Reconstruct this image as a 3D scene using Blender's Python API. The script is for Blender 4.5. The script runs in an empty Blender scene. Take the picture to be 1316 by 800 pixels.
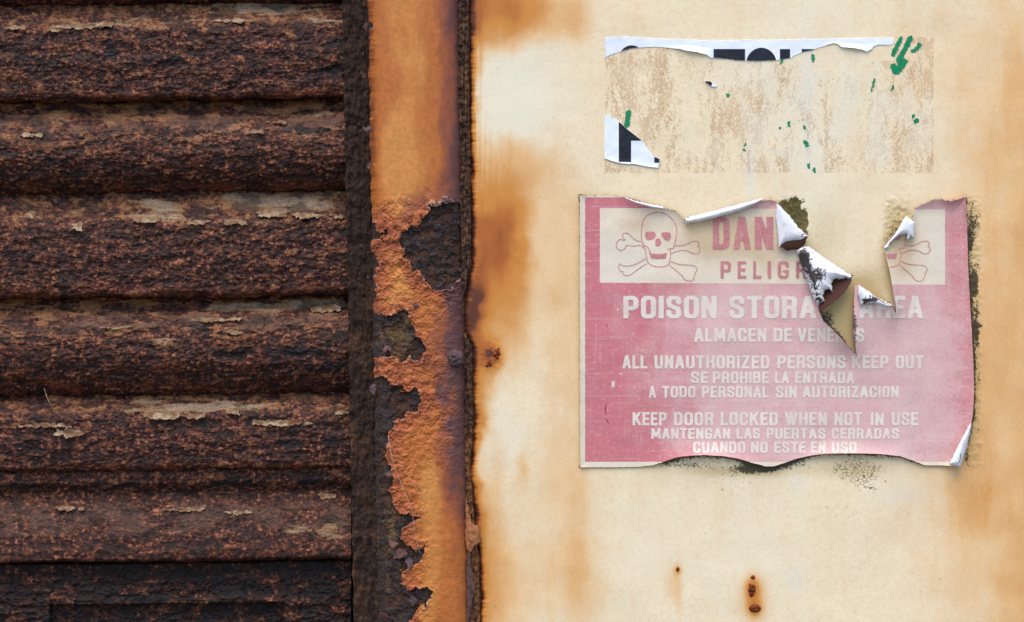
import bpy, bmesh, math, random
import numpy as np
from mathutils import Vector

# ------------------------------------------------------------------ camera, sky, sun, exposure
S = bpy.context.scene
COL = S.collection
PX = 0.0007            # metres covered by one photo pixel on the wall plane
DC = 1.6               # camera distance from the wall plane
ZC = 1.5               # height of the lens
R = math.radians
cam_d = bpy.data.cameras.new("camera")
cam = bpy.data.objects.new("camera", cam_d)
COL.objects.link(cam)
cam.location = (0, -DC, ZC)
cam.rotation_euler = (R(90), 0, 0)
cam_d.sensor_width = 36
cam_d.lens = 36 * DC / (1316 * PX)
cam_d.clip_start = 0.05
cam_d.clip_end = 500
S.camera = cam

W = bpy.data.worlds.new("World")
S.world = W
W.use_nodes = True
nt = W.node_tree
sky = nt.nodes.new("ShaderNodeTexSky")
sky.sky_type = 'NISHITA'
sky.sun_disc = False
SUN_EL, SUN_AZ = 69, -24          # azimuth measured from the camera's side of the wall, minus is left
sky.sun_elevation = R(SUN_EL)
sky.sun_rotation = R(180 - SUN_AZ)
bg = nt.nodes["Background"]
bg.inputs[1].default_value = 0.09
nt.links.new(sky.outputs[0], bg.inputs[0])
sun_d = bpy.data.lights.new("sun", 'SUN')
sun_d.energy = 1.5
sun_d.angle = R(55)
sun_d.color = (1.0, 0.93, 0.84)
sun = bpy.data.objects.new("sun", sun_d)
COL.objects.link(sun)
sdir = Vector((math.sin(R(SUN_AZ)) * math.cos(R(SUN_EL)), -math.cos(R(SUN_AZ)) * math.cos(R(SUN_EL)), math.sin(R(SUN_EL))))
sun.location = sdir * 20
sun.rotation_euler = sdir.to_track_quat('Z', 'Y').to_euler()
S.view_settings.view_transform = 'Standard'
S.view_settings.look = 'None'
S.view_settings.gamma = 1
S.view_settings.use_curve_mapping = False
S.view_settings.exposure = 1.44
S.cycles.use_denoising = True

# ------------------------------------------------------------------ numeric helpers
rng = np.random.default_rng(7)
random.seed(7)

def sstep(a, b, x):
    t = np.clip((x - a) / (b - a), 0, 1)
    return t * t * (3 - 2 * t)

def _h(ix, iy, seed):
    h = (ix.astype(np.int64) * 374761393 + iy.astype(np.int64) * 668265263 + seed * 2147483647) & 0xffffffff
    h = ((h ^ (h >> 13)) * 1274126177) & 0xffffffff
    h = ((h ^ (h >> 16)) * 2246822519) & 0xffffffff
    return (h ^ (h >> 15)) & 0xffffffff

def noise(x, y, seed=0):
    x, y = np.broadcast_arrays(np.asarray(x, float), np.asarray(y, float))
    ix, iy = np.floor(x), np.floor(y)
    fx, fy = x - ix, y - iy
    u = fx * fx * fx * (fx * (fx * 6 - 15) + 10)
    v = fy * fy * fy * (fy * (fy * 6 - 15) + 10)
    def g(a, b):
        t = _h(ix + a, iy + b, seed) * (2 * np.pi / 4294967296.0)
        return np.cos(t) * (fx - a) + np.sin(t) * (fy - b)
    n0 = g(0, 0) * (1 - u) + g(1, 0) * u
    n1 = g(0, 1) * (1 - u) + g(1, 1) * u
    return (n0 * (1 - v) + n1 * v) * 1.5

def fbm(x, y, octs=4, seed=0, gain=0.5):
    t, a, f = 0, 1, 1
    for k in range(octs):
        t = t + a * noise(x * f + 17.3 * k, y * f - 9.1 * k, seed + k)
        a *= gain
        f *= 2.03
    return t

def ridged(x, y, octs=4, seed=0):
    t, a, f = 0, 1, 1
    for k in range(octs):
        t = t + a * (1 - 2 * np.abs(noise(x * f + 11.7 * k, y * f + 5.3 * k, seed + k)))
        a *= 0.5
        f *= 2.1
    return t * 0.5

def worley(x, y, seed=0):
    x, y = np.broadcast_arrays(np.asarray(x, float), np.asarray(y, float))
    ix, iy = np.floor(x), np.floor(y)
    f1 = np.full(x.shape, 9.0)
    f2 = np.full(x.shape, 9.0)
    cid = np.zeros(x.shape)
    for a in (-1, 0, 1):
        for b in (-1, 0, 1):
            h = _h(ix + a, iy + b, seed)
            cx = ix + a + (h & 1023) / 1023.0
            cy = iy + b + ((h >> 10) & 1023) / 1023.0
            d = np.hypot(cx - x, cy - y)
            near = d < f1
            f2 = np.where(near, f1, np.minimum(f2, d))
            cid = np.where(near, ((h >> 20) & 1023) / 1023.0, cid)
            f1 = np.where(near, d, f1)
    return f1, f2, cid

def blob(x, y, cx, cy, rx, ry, p=2):
    return np.exp(-(np.abs((x - cx) / rx) ** p + np.abs((y - cy) / ry) ** p))

def poly_sd(x, y, poly):
    """signed distance, positive inside"""
    d2 = np.full(x.shape, 1e18)
    ins = np.zeros(x.shape, bool)
    n = len(poly)
    for i in range(n):
        ax, ay = poly[i]
        bx, by = poly[(i + 1) % n]
        ex, ey = bx - ax, by - ay
        L = ex * ex + ey * ey
        if L < 1e-12:
            continue
        t = np.clip(((x - ax) * ex + (y - ay) * ey) / L, 0, 1)
        d2 = np.minimum(d2, (x - ax - t * ex) ** 2 + (y - ay - t * ey) ** 2)
        if ay != by:
            c = (ay > y) != (by > y)
            ins ^= c & (x < ex * (y - ay) / ey + ax)
    return np.where(ins, 1, -1) * np.sqrt(d2)

def line_d(x, y, pts):
    d2 = np.full(x.shape, 1e18)
    for (ax, ay), (bx, by) in zip(pts[:-1], pts[1:]):
        ex, ey = bx - ax, by - ay
        t = np.clip(((x - ax) * ex + (y - ay) * ey) / (ex * ex + ey * ey + 1e-12), 0, 1)
        d2 = np.minimum(d2, (x - ax - t * ex) ** 2 + (y - ay - t * ey) ** 2)
    return np.sqrt(d2)

def smooth_line(pts, k=6, closed=False):
    P = [np.array(p, float) for p in pts]
    n = len(P)
    out = []
    rngi = range(n if closed else n - 1)
    for i in rngi:
        p0 = P[(i - 1) % n] if closed or i > 0 else P[0]
        p1, p2 = P[i], P[(i + 1) % n]
        p3 = P[(i + 2) % n] if closed or i + 2 < n else P[-1]
        for j in range(k):
            t = j / k
            out.append(0.5 * ((2 * p1) + (p2 - p0) * t + (2 * p0 - 5 * p1 + 4 * p2 - p3) * t * t + (3 * p1 - p0 - 3 * p2 + p3) * t ** 3))
    if not closed:
        out.append(P[-1])
    return [tuple(p) for p in out]

def P3(px, py, y):
    """photo pixel at depth y (metres behind the wall face) -> metres"""
    k = (DC + y) / DC
    return (px - 658) * PX * k, y, ZC - (py - 400) * PX * k

# ------------------------------------------------------------------ object helpers
def thing(name, label, cat, px=None, py=None, y=0.0, group=None, loc=None):
    o = bpy.data.objects.new(name, None)
    COL.objects.link(o)
    o.empty_display_size = 0.02
    o.location = loc if loc else P3(px, py, y)
    o["label"] = label
    o["category"] = cat
    if group:
        o["group"] = group
    return o

def root_loc(o):
    v = Vector((0, 0, 0))
    while o is not None:
        v += o.location
        o = o.parent
    return np.array(v)

def link(name, me, mat, parent, label=None):
    o = bpy.data.objects.new(name, me)
    COL.objects.link(o)
    if parent is not None:
        o.parent = parent
    if label:
        o["label"] = label
    if mat is not None and len(me.materials) == 0:
        me.materials.append(mat)
    return o

def build(name, V, F, mat, parent=None, attrs=None, smooth=True, label=None):
    """V (n,3) world metres, F (m,4) or list of faces"""
    V = np.asarray(V, float)
    if parent is not None:
        V = V - root_loc(parent)
    me = bpy.data.meshes.new(name)
    if isinstance(F, np.ndarray):
        me.vertices.add(len(V))
        me.vertices.foreach_set("co", V.astype(np.float32).ravel())
        m, k = F.shape
        me.loops.add(m * k)
        me.loops.foreach_set("vertex_index", F.astype(np.int32).ravel())
        me.polygons.add(m)
        me.polygons.foreach_set("loop_start", np.arange(0, m * k, k, dtype=np.int32))
        me.update(calc_edges=True)
    else:
        me.from_pydata([tuple(v) for v in V], [], F)
        me.update()
    me.polygons.foreach_set("use_smooth", np.full(len(me.polygons), smooth))
    for k, a in (attrs or {}).items():
        at = me.attributes.new(k, 'FLOAT', 'POINT')
        at.data.foreach_set("value", np.asarray(a, np.float32).ravel())
    me.update()
    return link(name, me, mat, parent, label)

def grid(name, X, Y, Z, mat, parent=None, attrs=None, keep=None, label=None):
    nr, nc = X.shape
    idx = np.arange(nr * nc).reshape(nr, nc)
    F = np.stack([idx[:-1, :-1], idx[1:, :-1], idx[1:, 1:], idx[:-1, 1:]], -1).reshape(-1, 4)
    V = np.stack([X.ravel(), Y.ravel(), Z.ravel()], -1)
    at = {k: np.broadcast_to(a, X.shape).ravel() for k, a in (attrs or {}).items()}
    if keep is not None:
        F = F[keep.ravel()]
        used = np.unique(F)
        mp = np.full(len(V), -1)
        mp[used] = np.arange(len(used))
        V, F = V[used], mp[F]
        at = {k: a[used] for k, a in at.items()}
    return build(name, V, F, mat, parent, at, label=label)

def sheet(name, poly, mat, parent, yfun, step=0.6, rag=0.0, ragscale=6.0, thick=0.0004, attrs=None, seed=0, label=None, clip=None):
    """a sheet with the given outline (photo pixels); yfun(px,py,sd) gives its depth in metres"""
    a = np.array(poly)
    x0, y0 = a.min(0) - 2 * step
    x1, y1 = a.max(0) + 2 * step
    gx, gy = np.meshgrid(np.arange(x0, x1 + step, step), np.arange(y0, y1 + step, step))
    sd = poly_sd(gx, gy, poly)
    sd0 = sd
    if rag:
        sd = sd + rag * fbm(gx / ragscale, gy / ragscale, 4, seed + 50)
    if clip is not None:
        sd = np.minimum(sd, clip(gx, gy))
    ins = sd > 0
    keep = ins[:-1, :-1] | ins[1:, :-1] | ins[1:, 1:] | ins[:-1, 1:]
    gyy, gxx = np.gradient(sd, step)
    g = np.maximum(gxx ** 2 + gyy ** 2, 0.3)
    mv = np.clip(np.where(ins, 0, -sd / g), 0, 1.6 * step)
    gx2, gy2 = gx + mv * gxx, gy + mv * gyy
    sdc = np.maximum(np.minimum(sd0, sd + rag), 0)
    y = yfun(gx2, gy2, sdc)
    X, Y, Z = P3(gx2, gy2, y)
    at = attrs(gx2, gy2, sdc) if attrs else None
    o = grid(name, X, np.broadcast_to(Y, X.shape), Z, mat, parent, at, keep, label)
    if thick:
        m = o.modifiers.new("thickness", 'SOLIDIFY')
        m.thickness = thick
        m.offset = -1
    return o

def ribbon(bm_list, pts, w, yfun):
    """flat line of width w along pts (photo pixels); returns verts, faces"""
    V, F = bm_list
    P = np.array(pts, float)
    T = np.gradient(P, axis=0)
    T /= np.maximum(np.linalg.norm(T, axis=1, keepdims=True), 1e-9)
    N = np.stack([-T[:, 1], T[:, 0]], 1)
    b = len(V)
    ww = np.broadcast_to(w, (len(P),))
    for i in range(len(P)):
        for s in (-1, 1):
            q = P[i] + N[i] * s * ww[i] / 2
            V.append(tuple(q))
    for i in range(len(P) - 1):
        F.append((b + 2 * i, b + 2 * i + 1, b + 2 * i + 3, b + 2 * i + 2))

def flat_mesh(name, V2, F, mat, parent, yfun, label=None, attrs=None):
    a = np.array(V2, float)
    y = yfun(a[:, 0], a[:, 1])
    X, Y, Z = P3(a[:, 0], a[:, 1], y)
    o = build(name, np.stack([X, np.broadcast_to(Y, X.shape), Z], -1), F, mat, parent, attrs, smooth=False, label=label)
    # face the camera
    bm = bmesh.new()
    bm.from_mesh(o.data)
    bm.normal_update()
    fl = [f for f in bm.faces if f.normal.y > 0]
    if fl:
        bmesh.ops.reverse_faces(bm, faces=fl)
    bm.to_mesh(o.data)
    bm.free()
    return o

def tube(name, pts, rad, mat, parent=None, n=6):
    P = [Vector(p) for p in pts]
    V, F = [], []
    for i, p in enumerate(P):
        t = (P[min(i + 1, len(P) - 1)] - P[max(i - 1, 0)]).normalized()
        a = t.orthogonal().normalized()
        b = t.cross(a)
        r = rad * (1 - 0.5 * i / len(P))
        for k in range(n):
            th = 2 * math.pi * k / n
            V.append(tuple(p + a * (r * math.cos(th)) + b * (r * math.sin(th))))
    for i in range(len(P) - 1):
        for k in range(n):
            F.append((i * n + k, i * n + (k + 1) % n, (i + 1) * n + (k + 1) % n, (i + 1) * n + k))
    F.append(tuple(range(n))[::-1])
    F.append(tuple(range((len(P) - 1) * n, len(P) * n)))
    return build(name, V, F, mat, parent)

# ------------------------------------------------------------------ material helper
def lin(r, g, b):
    f = lambda c: ((c / 255 + 0.055) / 1.055) ** 2.4 if c > 10 else c / 255 / 12.92
    return (f(r), f(g), f(b), 1)

class Mat:
    def __init__(s, name, base, rough=0.85, spec=0.3):
        s.m = bpy.data.materials.new(name)
        s.m.use_nodes = True
        s.t = s.m.node_tree
        s.b = s.t.nodes["Principled BSDF"]
        s.b.inputs["Roughness"].default_value = rough
        s.b.inputs["Specular IOR Level"].default_value = spec
        rgb = s.t.nodes.new("ShaderNodeRGB")
        rgb.outputs[0].default_value = base
        s.c = rgb.outputs[0]
        s.co = s.t.nodes.new("ShaderNodeTexCoord").outputs["Object"]
        s.nrm = None
    def n(s, typ, **kw):
        x = s.t.nodes.new(typ)
        for k, v in kw.items():
            setattr(x, k, v)
        return x
    def put(s, sock, v):
        if isinstance(v, (int, float)):
            sock.default_value = v
        elif isinstance(v, tuple):
            sock.default_value = v
        else:
            s.t.links.new(v, sock)
    def math(s, op, a, b=0.0, c=None, clamp=False):
        x = s.n("ShaderNodeMath", operation=op, use_clamp=clamp)
        s.put(x.inputs[0], a)
        s.put(x.inputs[1], b)
        if c is not None:
            s.put(x.inputs[2], c)
        return x.outputs[0]
    def attr(s, name):
        return s.n("ShaderNodeAttribute", attribute_name=name).outputs["Fac"]
    def noise(s, scale, detail=6, rough=0.55, stretch=(1, 1, 1), dist=0.0, off=(0, 0, 0)):
        mp = s.n("ShaderNodeMapping")
        mp.inputs["Scale"].default_value = stretch
        mp.inputs["Location"].default_value = off
        s.put(mp.inputs[0], s.co)
        x = s.n("ShaderNodeTexNoise")
        x.inputs["Scale"].default_value = scale
        x.inputs["Detail"].default_value = detail
        x.inputs["Roughness"].default_value = rough
        x.inputs["Distortion"].default_value = dist
        s.put(x.inputs["Vector"], mp.outputs[0])
        return x.outputs[0]
    def voro(s, scale, feature='F1', stretch=(1, 1, 1)):
        mp = s.n("ShaderNodeMapping")
        mp.inputs["Scale"].default_value = stretch
        s.put(mp.inputs[0], s.co)
        x = s.n("ShaderNodeTexVoronoi", feature=feature)
        x.inputs["Scale"].default_value = scale
        s.put(x.inputs["Vector"], mp.outputs[0])
        return x.outputs["Distance"]
    def ramp(s, v, lo, hi, a=0.0, b=1.0):
        x = s.n("ShaderNodeMapRange", interpolation_type='SMOOTHSTEP')
        s.put(x.inputs[0], v)
        for k, q in zip((1, 2, 3, 4), (lo, hi, a, b)):
            x.inputs[k].default_value = q
        return x.outputs[0]
    def mix(s, fac, col, mode='MIX'):
        x = s.n("ShaderNodeMix", data_type='RGBA', blend_type=mode)
        x.clamp_factor = True
        s.put(x.inputs[0], fac)
        s.put(x.inputs[6], s.c)
        s.put(x.inputs[7], col)
        s.c = x.outputs[2]
        return s
    def vary(s, v, lo, hi, dark, light):
        """multiply the colour by a value running from dark to light"""
        k = s.ramp(v, lo, hi, dark, light)
        x = s.n("ShaderNodeMix", data_type='RGBA', blend_type='MULTIPLY')
        x.inputs[0].default_value = 1
        s.put(x.inputs[6], s.c)
        cb = s.n("ShaderNodeCombineColor")
        for i in range(3):
            s.put(cb.inputs[i], k)
        s.put(x.inputs[7], cb.outputs[0])
        s.c = x.outputs[2]
        return s
    def bump(s, v, strength=0.5, dist=0.001):
        x = s.n("ShaderNodeBump")
        x.inputs["Strength"].default_value = strength
        x.inputs["Distance"].default_value = dist
        s.put(x.inputs["Height"], v)
        if s.nrm is not None:
            s.put(x.inputs["Normal"], s.nrm)
        s.nrm = x.outputs[0]
        return s
    def done(s):
        s.t.links.new(s.c, s.b.inputs["Base Color"])
        if s.nrm is not None:
            s.t.links.new(s.nrm, s.b.inputs["Normal"])
        return s.m

# ------------------------------------------------------------------ materials
def mat_wall():
    m = Mat("cream_paint", lin(246, 226, 189), 0.5, 0.3)
    big = m.noise(14, 5)
    m.mix(m.ramp(big, 0.45, 0.7, 0, 0.5), lin(240, 216, 180))
    mt = m.noise(230, 5, 0.62, (0.8, 1, 0.8))
    m.mix(m.ramp(mt, 0.46, 0.72, 0, 0.4), lin(226, 192, 146))
    m.mix(m.ramp(mt, 0.46, 0.28, 0, 0.35), lin(246, 232, 204))
    # worn paler paint
    m.mix(m.math('MULTIPLY', m.attr("pale"), 0.8), lin(240, 230, 206))
    m.mix(m.math('MULTIPLY', m.attr("blue"), 0.5), lin(216, 224, 228))
    # rust stain that soaks the paint, broken up by noise
    n1 = m.noise(60, 6, 0.6, (1, 1, 0.8))
    n2 = m.noise(380, 4, 0.6, (1.4, 1, 0.6))
    st = m.math('ADD', m.attr("stain"), m.math('MULTIPLY', m.math('SUBTRACT', n1, 0.5), 0.16))
    st = m.math('ADD', st, m.math('MULTIPLY', m.math('SUBTRACT', n2, 0.5), 0.12))
    m.mix(m.ramp(st, 0.0, 0.46), lin(236, 188, 130))
    m.mix(m.ramp(st, 0.30, 0.76), lin(214, 140, 62))
    m.mix(m.ramp(st, 0.74, 1.12), lin(180, 100, 42))
    m.mix(m.ramp(st, 1.1, 1.36), lin(100, 54, 36))
    # brown glue residue of the old label, broken in vertical specks
    r1 = m.noise(620, 7, 0.75, (1, 1, 0.62), 0.7)
    r2 = m.noise(160, 4, 0.6, (1.2, 1, 0.5))
    rr = m.math('ADD', m.math('MULTIPLY', r1, 0.8), m.math('MULTIPLY', r2, 0.18))
    rs = m.math('ADD', rr, m.math('MULTIPLY', m.attr("glue"), 0.21))
    rmask = m.math('MULTIPLY', m.ramp(rs, 0.578, 0.602), m.ramp(m.attr("glue"), 0.04, 0.12))
    rc = m.noise(40, 2)
    m.mix(m.math('MULTIPLY', rmask, m.ramp(rc, 0.3, 0.7, 0.45, 0.8)), lin(200, 160, 116))
    m.mix(m.math('MULTIPLY', m.attr("film"), 0.45), lin(238, 230, 208))
    # olive old coat and mould
    sp = m.noise(420, 6, 0.7, (1, 1, 1), 0.6)
    sp2 = m.noise(1100, 3, 0.6)
    ol = m.math('ADD', m.attr("olive"), m.math('MULTIPLY', m.math('SUBTRACT', sp, 0.5), 0.9))
    m.mix(m.ramp(ol, 0.44, 0.5), lin(92, 82, 38))
    gr = m.math('ADD', m.attr("grime"), m.math('MULTIPLY', m.math('SUBTRACT', sp, 0.5), 0.35))
    m.mix(m.ramp(gr, 0.1, 0.85, 0, 0.88), lin(192, 164, 106))
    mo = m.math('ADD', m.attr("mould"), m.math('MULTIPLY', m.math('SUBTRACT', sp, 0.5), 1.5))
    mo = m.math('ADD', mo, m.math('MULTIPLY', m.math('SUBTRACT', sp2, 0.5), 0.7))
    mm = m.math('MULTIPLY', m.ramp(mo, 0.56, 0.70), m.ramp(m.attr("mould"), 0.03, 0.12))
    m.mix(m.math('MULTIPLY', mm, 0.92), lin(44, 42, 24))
    # cracks under the sign
    cr = m.voro(240, 'DISTANCE_TO_EDGE', (1, 1, 1.6))
    cn = m.noise(160, 3)
    cm = m.math('MULTIPLY', m.ramp(cr, 0.025, 0.07, 1, 0), m.ramp(m.math('ADD', m.attr("crack"), m.math('MULTIPLY', m.math('SUBTRACT', cn, 0.5), 1.6)), 0.42, 0.62))
    m.mix(m.math('MULTIPLY', cm, 0.85), lin(66, 58, 38))
    # fine grain and dust specks
    g1 = m.noise(900, 3, 0.6, (1, 1, 0.7))
    m.vary(g1, 0.3, 0.7, 0.93, 1.04)
    dk = m.noise(620, 2, 0.5, off=(3, 1, 7))
    m.mix(m.ramp(dk, 0.735, 0.765, 0, 0.55), lin(120, 96, 66))
    m.mix(m.ramp(m.attr("fleck"), 0.3, 0.7, 0, 0.9), lin(70, 44, 26))
    m.bump(m.noise(260, 5, 0.6), 0.25, 0.0004)
    m.bump(g1, 0.22, 0.0003)
    m.bump(mm, 0.5, 0.0004)
    m.bump(rmask, -0.25, 0.0002)
    return m.done()

def mat_rust_crust(name="rust_crust"):
    m = Mat(name, lin(98, 56, 40), 0.75, 0.4)
    n_a = m.noise(45, 8, 0.65)
    n_b = m.noise(210, 8, 0.7)
    n_c = m.noise(560, 7, 0.75)
    n_d = m.noise(120, 6, 0.65, off=(7, 3, 5))
    m.mix(m.ramp(n_a, 0.4, 0.62, 0, 0.8), lin(108, 68, 50))
    m.mix(m.ramp(m.attr("plum"), 0.4, 1.1, 0, 0.55), lin(104, 58, 58))
    m.mix(m.ramp(n_d, 0.5, 0.68, 0, 0.8), lin(76, 38, 22))
    cr = m.math('ADD', m.attr("crust"), m.math('MULTIPLY', m.math('SUBTRACT', n_c, 0.5), 1.3))
    m.mix(m.ramp(cr, 0.52, 0.24, 0, 0.85), lin(38, 18, 9))
    m.mix(m.ramp(cr, 0.56, 0.86, 0, 0.75), lin(150, 96, 70))
    m.mix(m.ramp(cr, 0.82, 1.1, 0, 0.9), lin(204, 150, 108))
    och = m.math('ADD', m.attr("ochre"), m.math('MULTIPLY', m.math('SUBTRACT', n_b, 0.5), 1.2))
    och = m.math('ADD', och, m.math('MULTIPLY', m.math('SUBTRACT', m.attr("crust"), 0.5), 0.35))
    m.mix(m.ramp(och, 0.44, 0.66, 0, 0.75), lin(140, 96, 60))
    m.mix(m.ramp(och, 0.70, 0.92, 0, 0.75), lin(184, 146, 102))
    org = m.math('ADD', m.attr("orange"), m.math('MULTIPLY', m.math('SUBTRACT', n_c, 0.5), 0.9))
    m.mix(m.ramp(org, 0.4, 0.8, 0, 0.7), lin(132, 70, 34))
    m.mix(m.ramp(m.math('ADD', m.attr("grey"), m.math('MULTIPLY', m.math('SUBTRACT', n_b, 0.5), 0.6)), 0.3, 0.85, 0, 0.75), lin(116, 92, 80))
    dk = m.math('ADD', m.attr("dark"), m.math('MULTIPLY', m.math('SUBTRACT', n_b, 0.5), 1.1))
    m.mix(m.ramp(dk, 0.46, 0.62, 0, 0.9), lin(36, 30, 30))
    blue = m.noise(120, 4, 0.6, off=(5, 2, 1))
    m.mix(m.math('MULTIPLY', m.ramp(dk, 0.60, 0.85), m.ramp(blue, 0.48, 0.6, 0, 0.8)), lin(42, 46, 58))
    pl = m.math('ADD', m.attr("pale"), m.math('MULTIPLY', m.math('SUBTRACT', n_b, 0.5), 0.8))
    m.mix(m.ramp(pl, 0.44, 0.54, 0, 0.92), lin(178, 156, 118))
    m.mix(m.ramp(pl, 0.62, 0.82, 0, 0.85), lin(188, 184, 164))
    pst = m.noise(150, 5, 0.6, (0.15, 1, 1.4))
    m.mix(m.math('MULTIPLY', m.ramp(pl, 0.5, 0.6), m.ramp(pst, 0.55, 0.66, 0, 0.85)), lin(120, 84, 50))
    m.mix(m.ramp(m.attr("sooty"), 0.55, 1.0, 0, 0.6), lin(46, 28, 22))
    m.vary(n_c, 0.28, 0.72, 0.4, 1.1)
    x = m.n('ShaderNodeMix', data_type='RGBA', blend_type='MULTIPLY')
    x.inputs[0].default_value = 1
    m.put(x.inputs[6], m.c)
    x.inputs[7].default_value = (0.74, 0.54, 0.455, 1)
    m.c = x.outputs[2]
    m.bump(n_b, 0.8, 0.0008)
    m.bump(n_c, 0.9, 0.0005)
    return m.done()

def mat_post():
    m = Mat("orange_rusted_paint", lin(186, 106, 46), 0.48, 0.35)
    n_a = m.noise(40, 6, 0.6, (1, 1, 0.55))
    n_b = m.noise(230, 7, 0.65)
    n_c = m.noise(800, 5, 0.7)
    hot = m.math('ADD', m.attr("hot"), m.math('MULTIPLY', m.math('SUBTRACT', n_a, 0.5), 0.5))
    m.mix(m.ramp(hot, 0.35, 0.85), lin(208, 136, 66))
    ru = m.math('ADD', m.attr("rough"), m.math('MULTIPLY', m.math('SUBTRACT', n_b, 0.5), 0.8))
    m.mix(m.ramp(ru, 0.45, 0.8, 0, 0.75), lin(170, 94, 64))
    pu = m.math('ADD', m.attr("purple"), m.math('MULTIPLY', m.math('SUBTRACT', n_a, 0.5), 0.55))
    m.mix(m.ramp(pu, 0.2, 0.6, 0, 0.85), lin(144, 76, 52))
    m.mix(m.ramp(pu, 0.55, 0.95, 0, 0.9), lin(94, 62, 62))
    m.mix(m.ramp(m.attr("lip"), 0.45, 0.9, 0, 0.75), lin(190, 148, 126))
    m.vary(n_b, 0.3, 0.7, 0.85, 1.1)
    # bare scale under the coat
    sc = m.attr("scale")
    d_a = m.noise(170, 7, 0.65)
    keep = m.c
    rgb = m.n("ShaderNodeRGB")
    rgb.outputs[0].default_value = lin(66, 50, 44)
    m.c = rgb.outputs[0]
    m.mix(m.ramp(d_a, 0.42, 0.6), lin(48, 36, 32))
    m.mix(m.ramp(d_a, 0.6, 0.72, 0, 0.7), lin(62, 58, 66))
    m.mix(m.ramp(n_b, 0.55, 0.7, 0, 0.7), lin(104, 62, 38))
    d_c = m.noise(90, 5, 0.6, off=(9, 4, 3))
    m.mix(m.ramp(m.math('ADD', d_c, m.math('MULTIPLY', m.attr("moss"), 0.4)), 0.6, 0.76, 0, 0.75), lin(112, 88, 54))
    m.mix(m.ramp(m.attr("plate"), 0.66, 0.8, 0, 0.35), lin(58, 54, 60))
    m.mix(m.ramp(m.attr("plate"), 0.35, 0.2, 0, 0.6), lin(84, 52, 36))
    m.vary(n_c, 0.3, 0.7, 0.6, 1.35)
    scale_c = m.c
    m.c = keep
    m.mix(m.ramp(sc, 0.45, 0.55), scale_c)
    rr = m.ramp(m.math('ADD', sc, m.attr("rough")), 0.2, 0.9, 0.5, 0.95)
    m.put(m.b.inputs["Roughness"], rr)
    bs = m.math('MULTIPLY', n_b, m.ramp(m.math('ADD', sc, m.attr("rough")), 0, 1, 0.12, 1.0))
    m.bump(bs, 0.8, 0.0016)
    m.bump(n_c, 0.3, 0.0004)
    return m.done()

def mat_fibre(name="brown_scale", k=1.0):
    m = Mat(name, lin(64 * k, 47 * k, 38 * k), 0.95, 0.2)
    n_a = m.noise(150, 8, 0.7, (1.3, 1, 0.5))
    n_b = m.noise(420, 6, 0.72, (1.1, 1, 0.8))
    n_d = m.noise(24, 3)
    m.mix(m.ramp(n_a, 0.45, 0.62, 0, 0.9), lin(42 * k, 31 * k, 27 * k))
    m.mix(m.ramp(n_b, 0.56, 0.72, 0, 0.8), lin(98, 66, 44))
    m.mix(m.ramp(n_d, 0.5, 0.66, 0, 0.7), lin(88, 60, 44))
    m.mix(m.ramp(m.noise(260, 5, 0.65, off=(2, 8, 4)), 0.6, 0.72, 0, 0.8), lin(112, 82, 70))
    m.mix(m.ramp(m.attr("tan"), 0.3, 0.8, 0, 0.8), lin(132, 88, 56))
    m.vary(n_b, 0.3, 0.7, 0.7, 1.3)
    m.bump(n_a, 0.9, 0.002)
    m.bump(n_b, 0.7, 0.001)
    return m.done()

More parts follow.
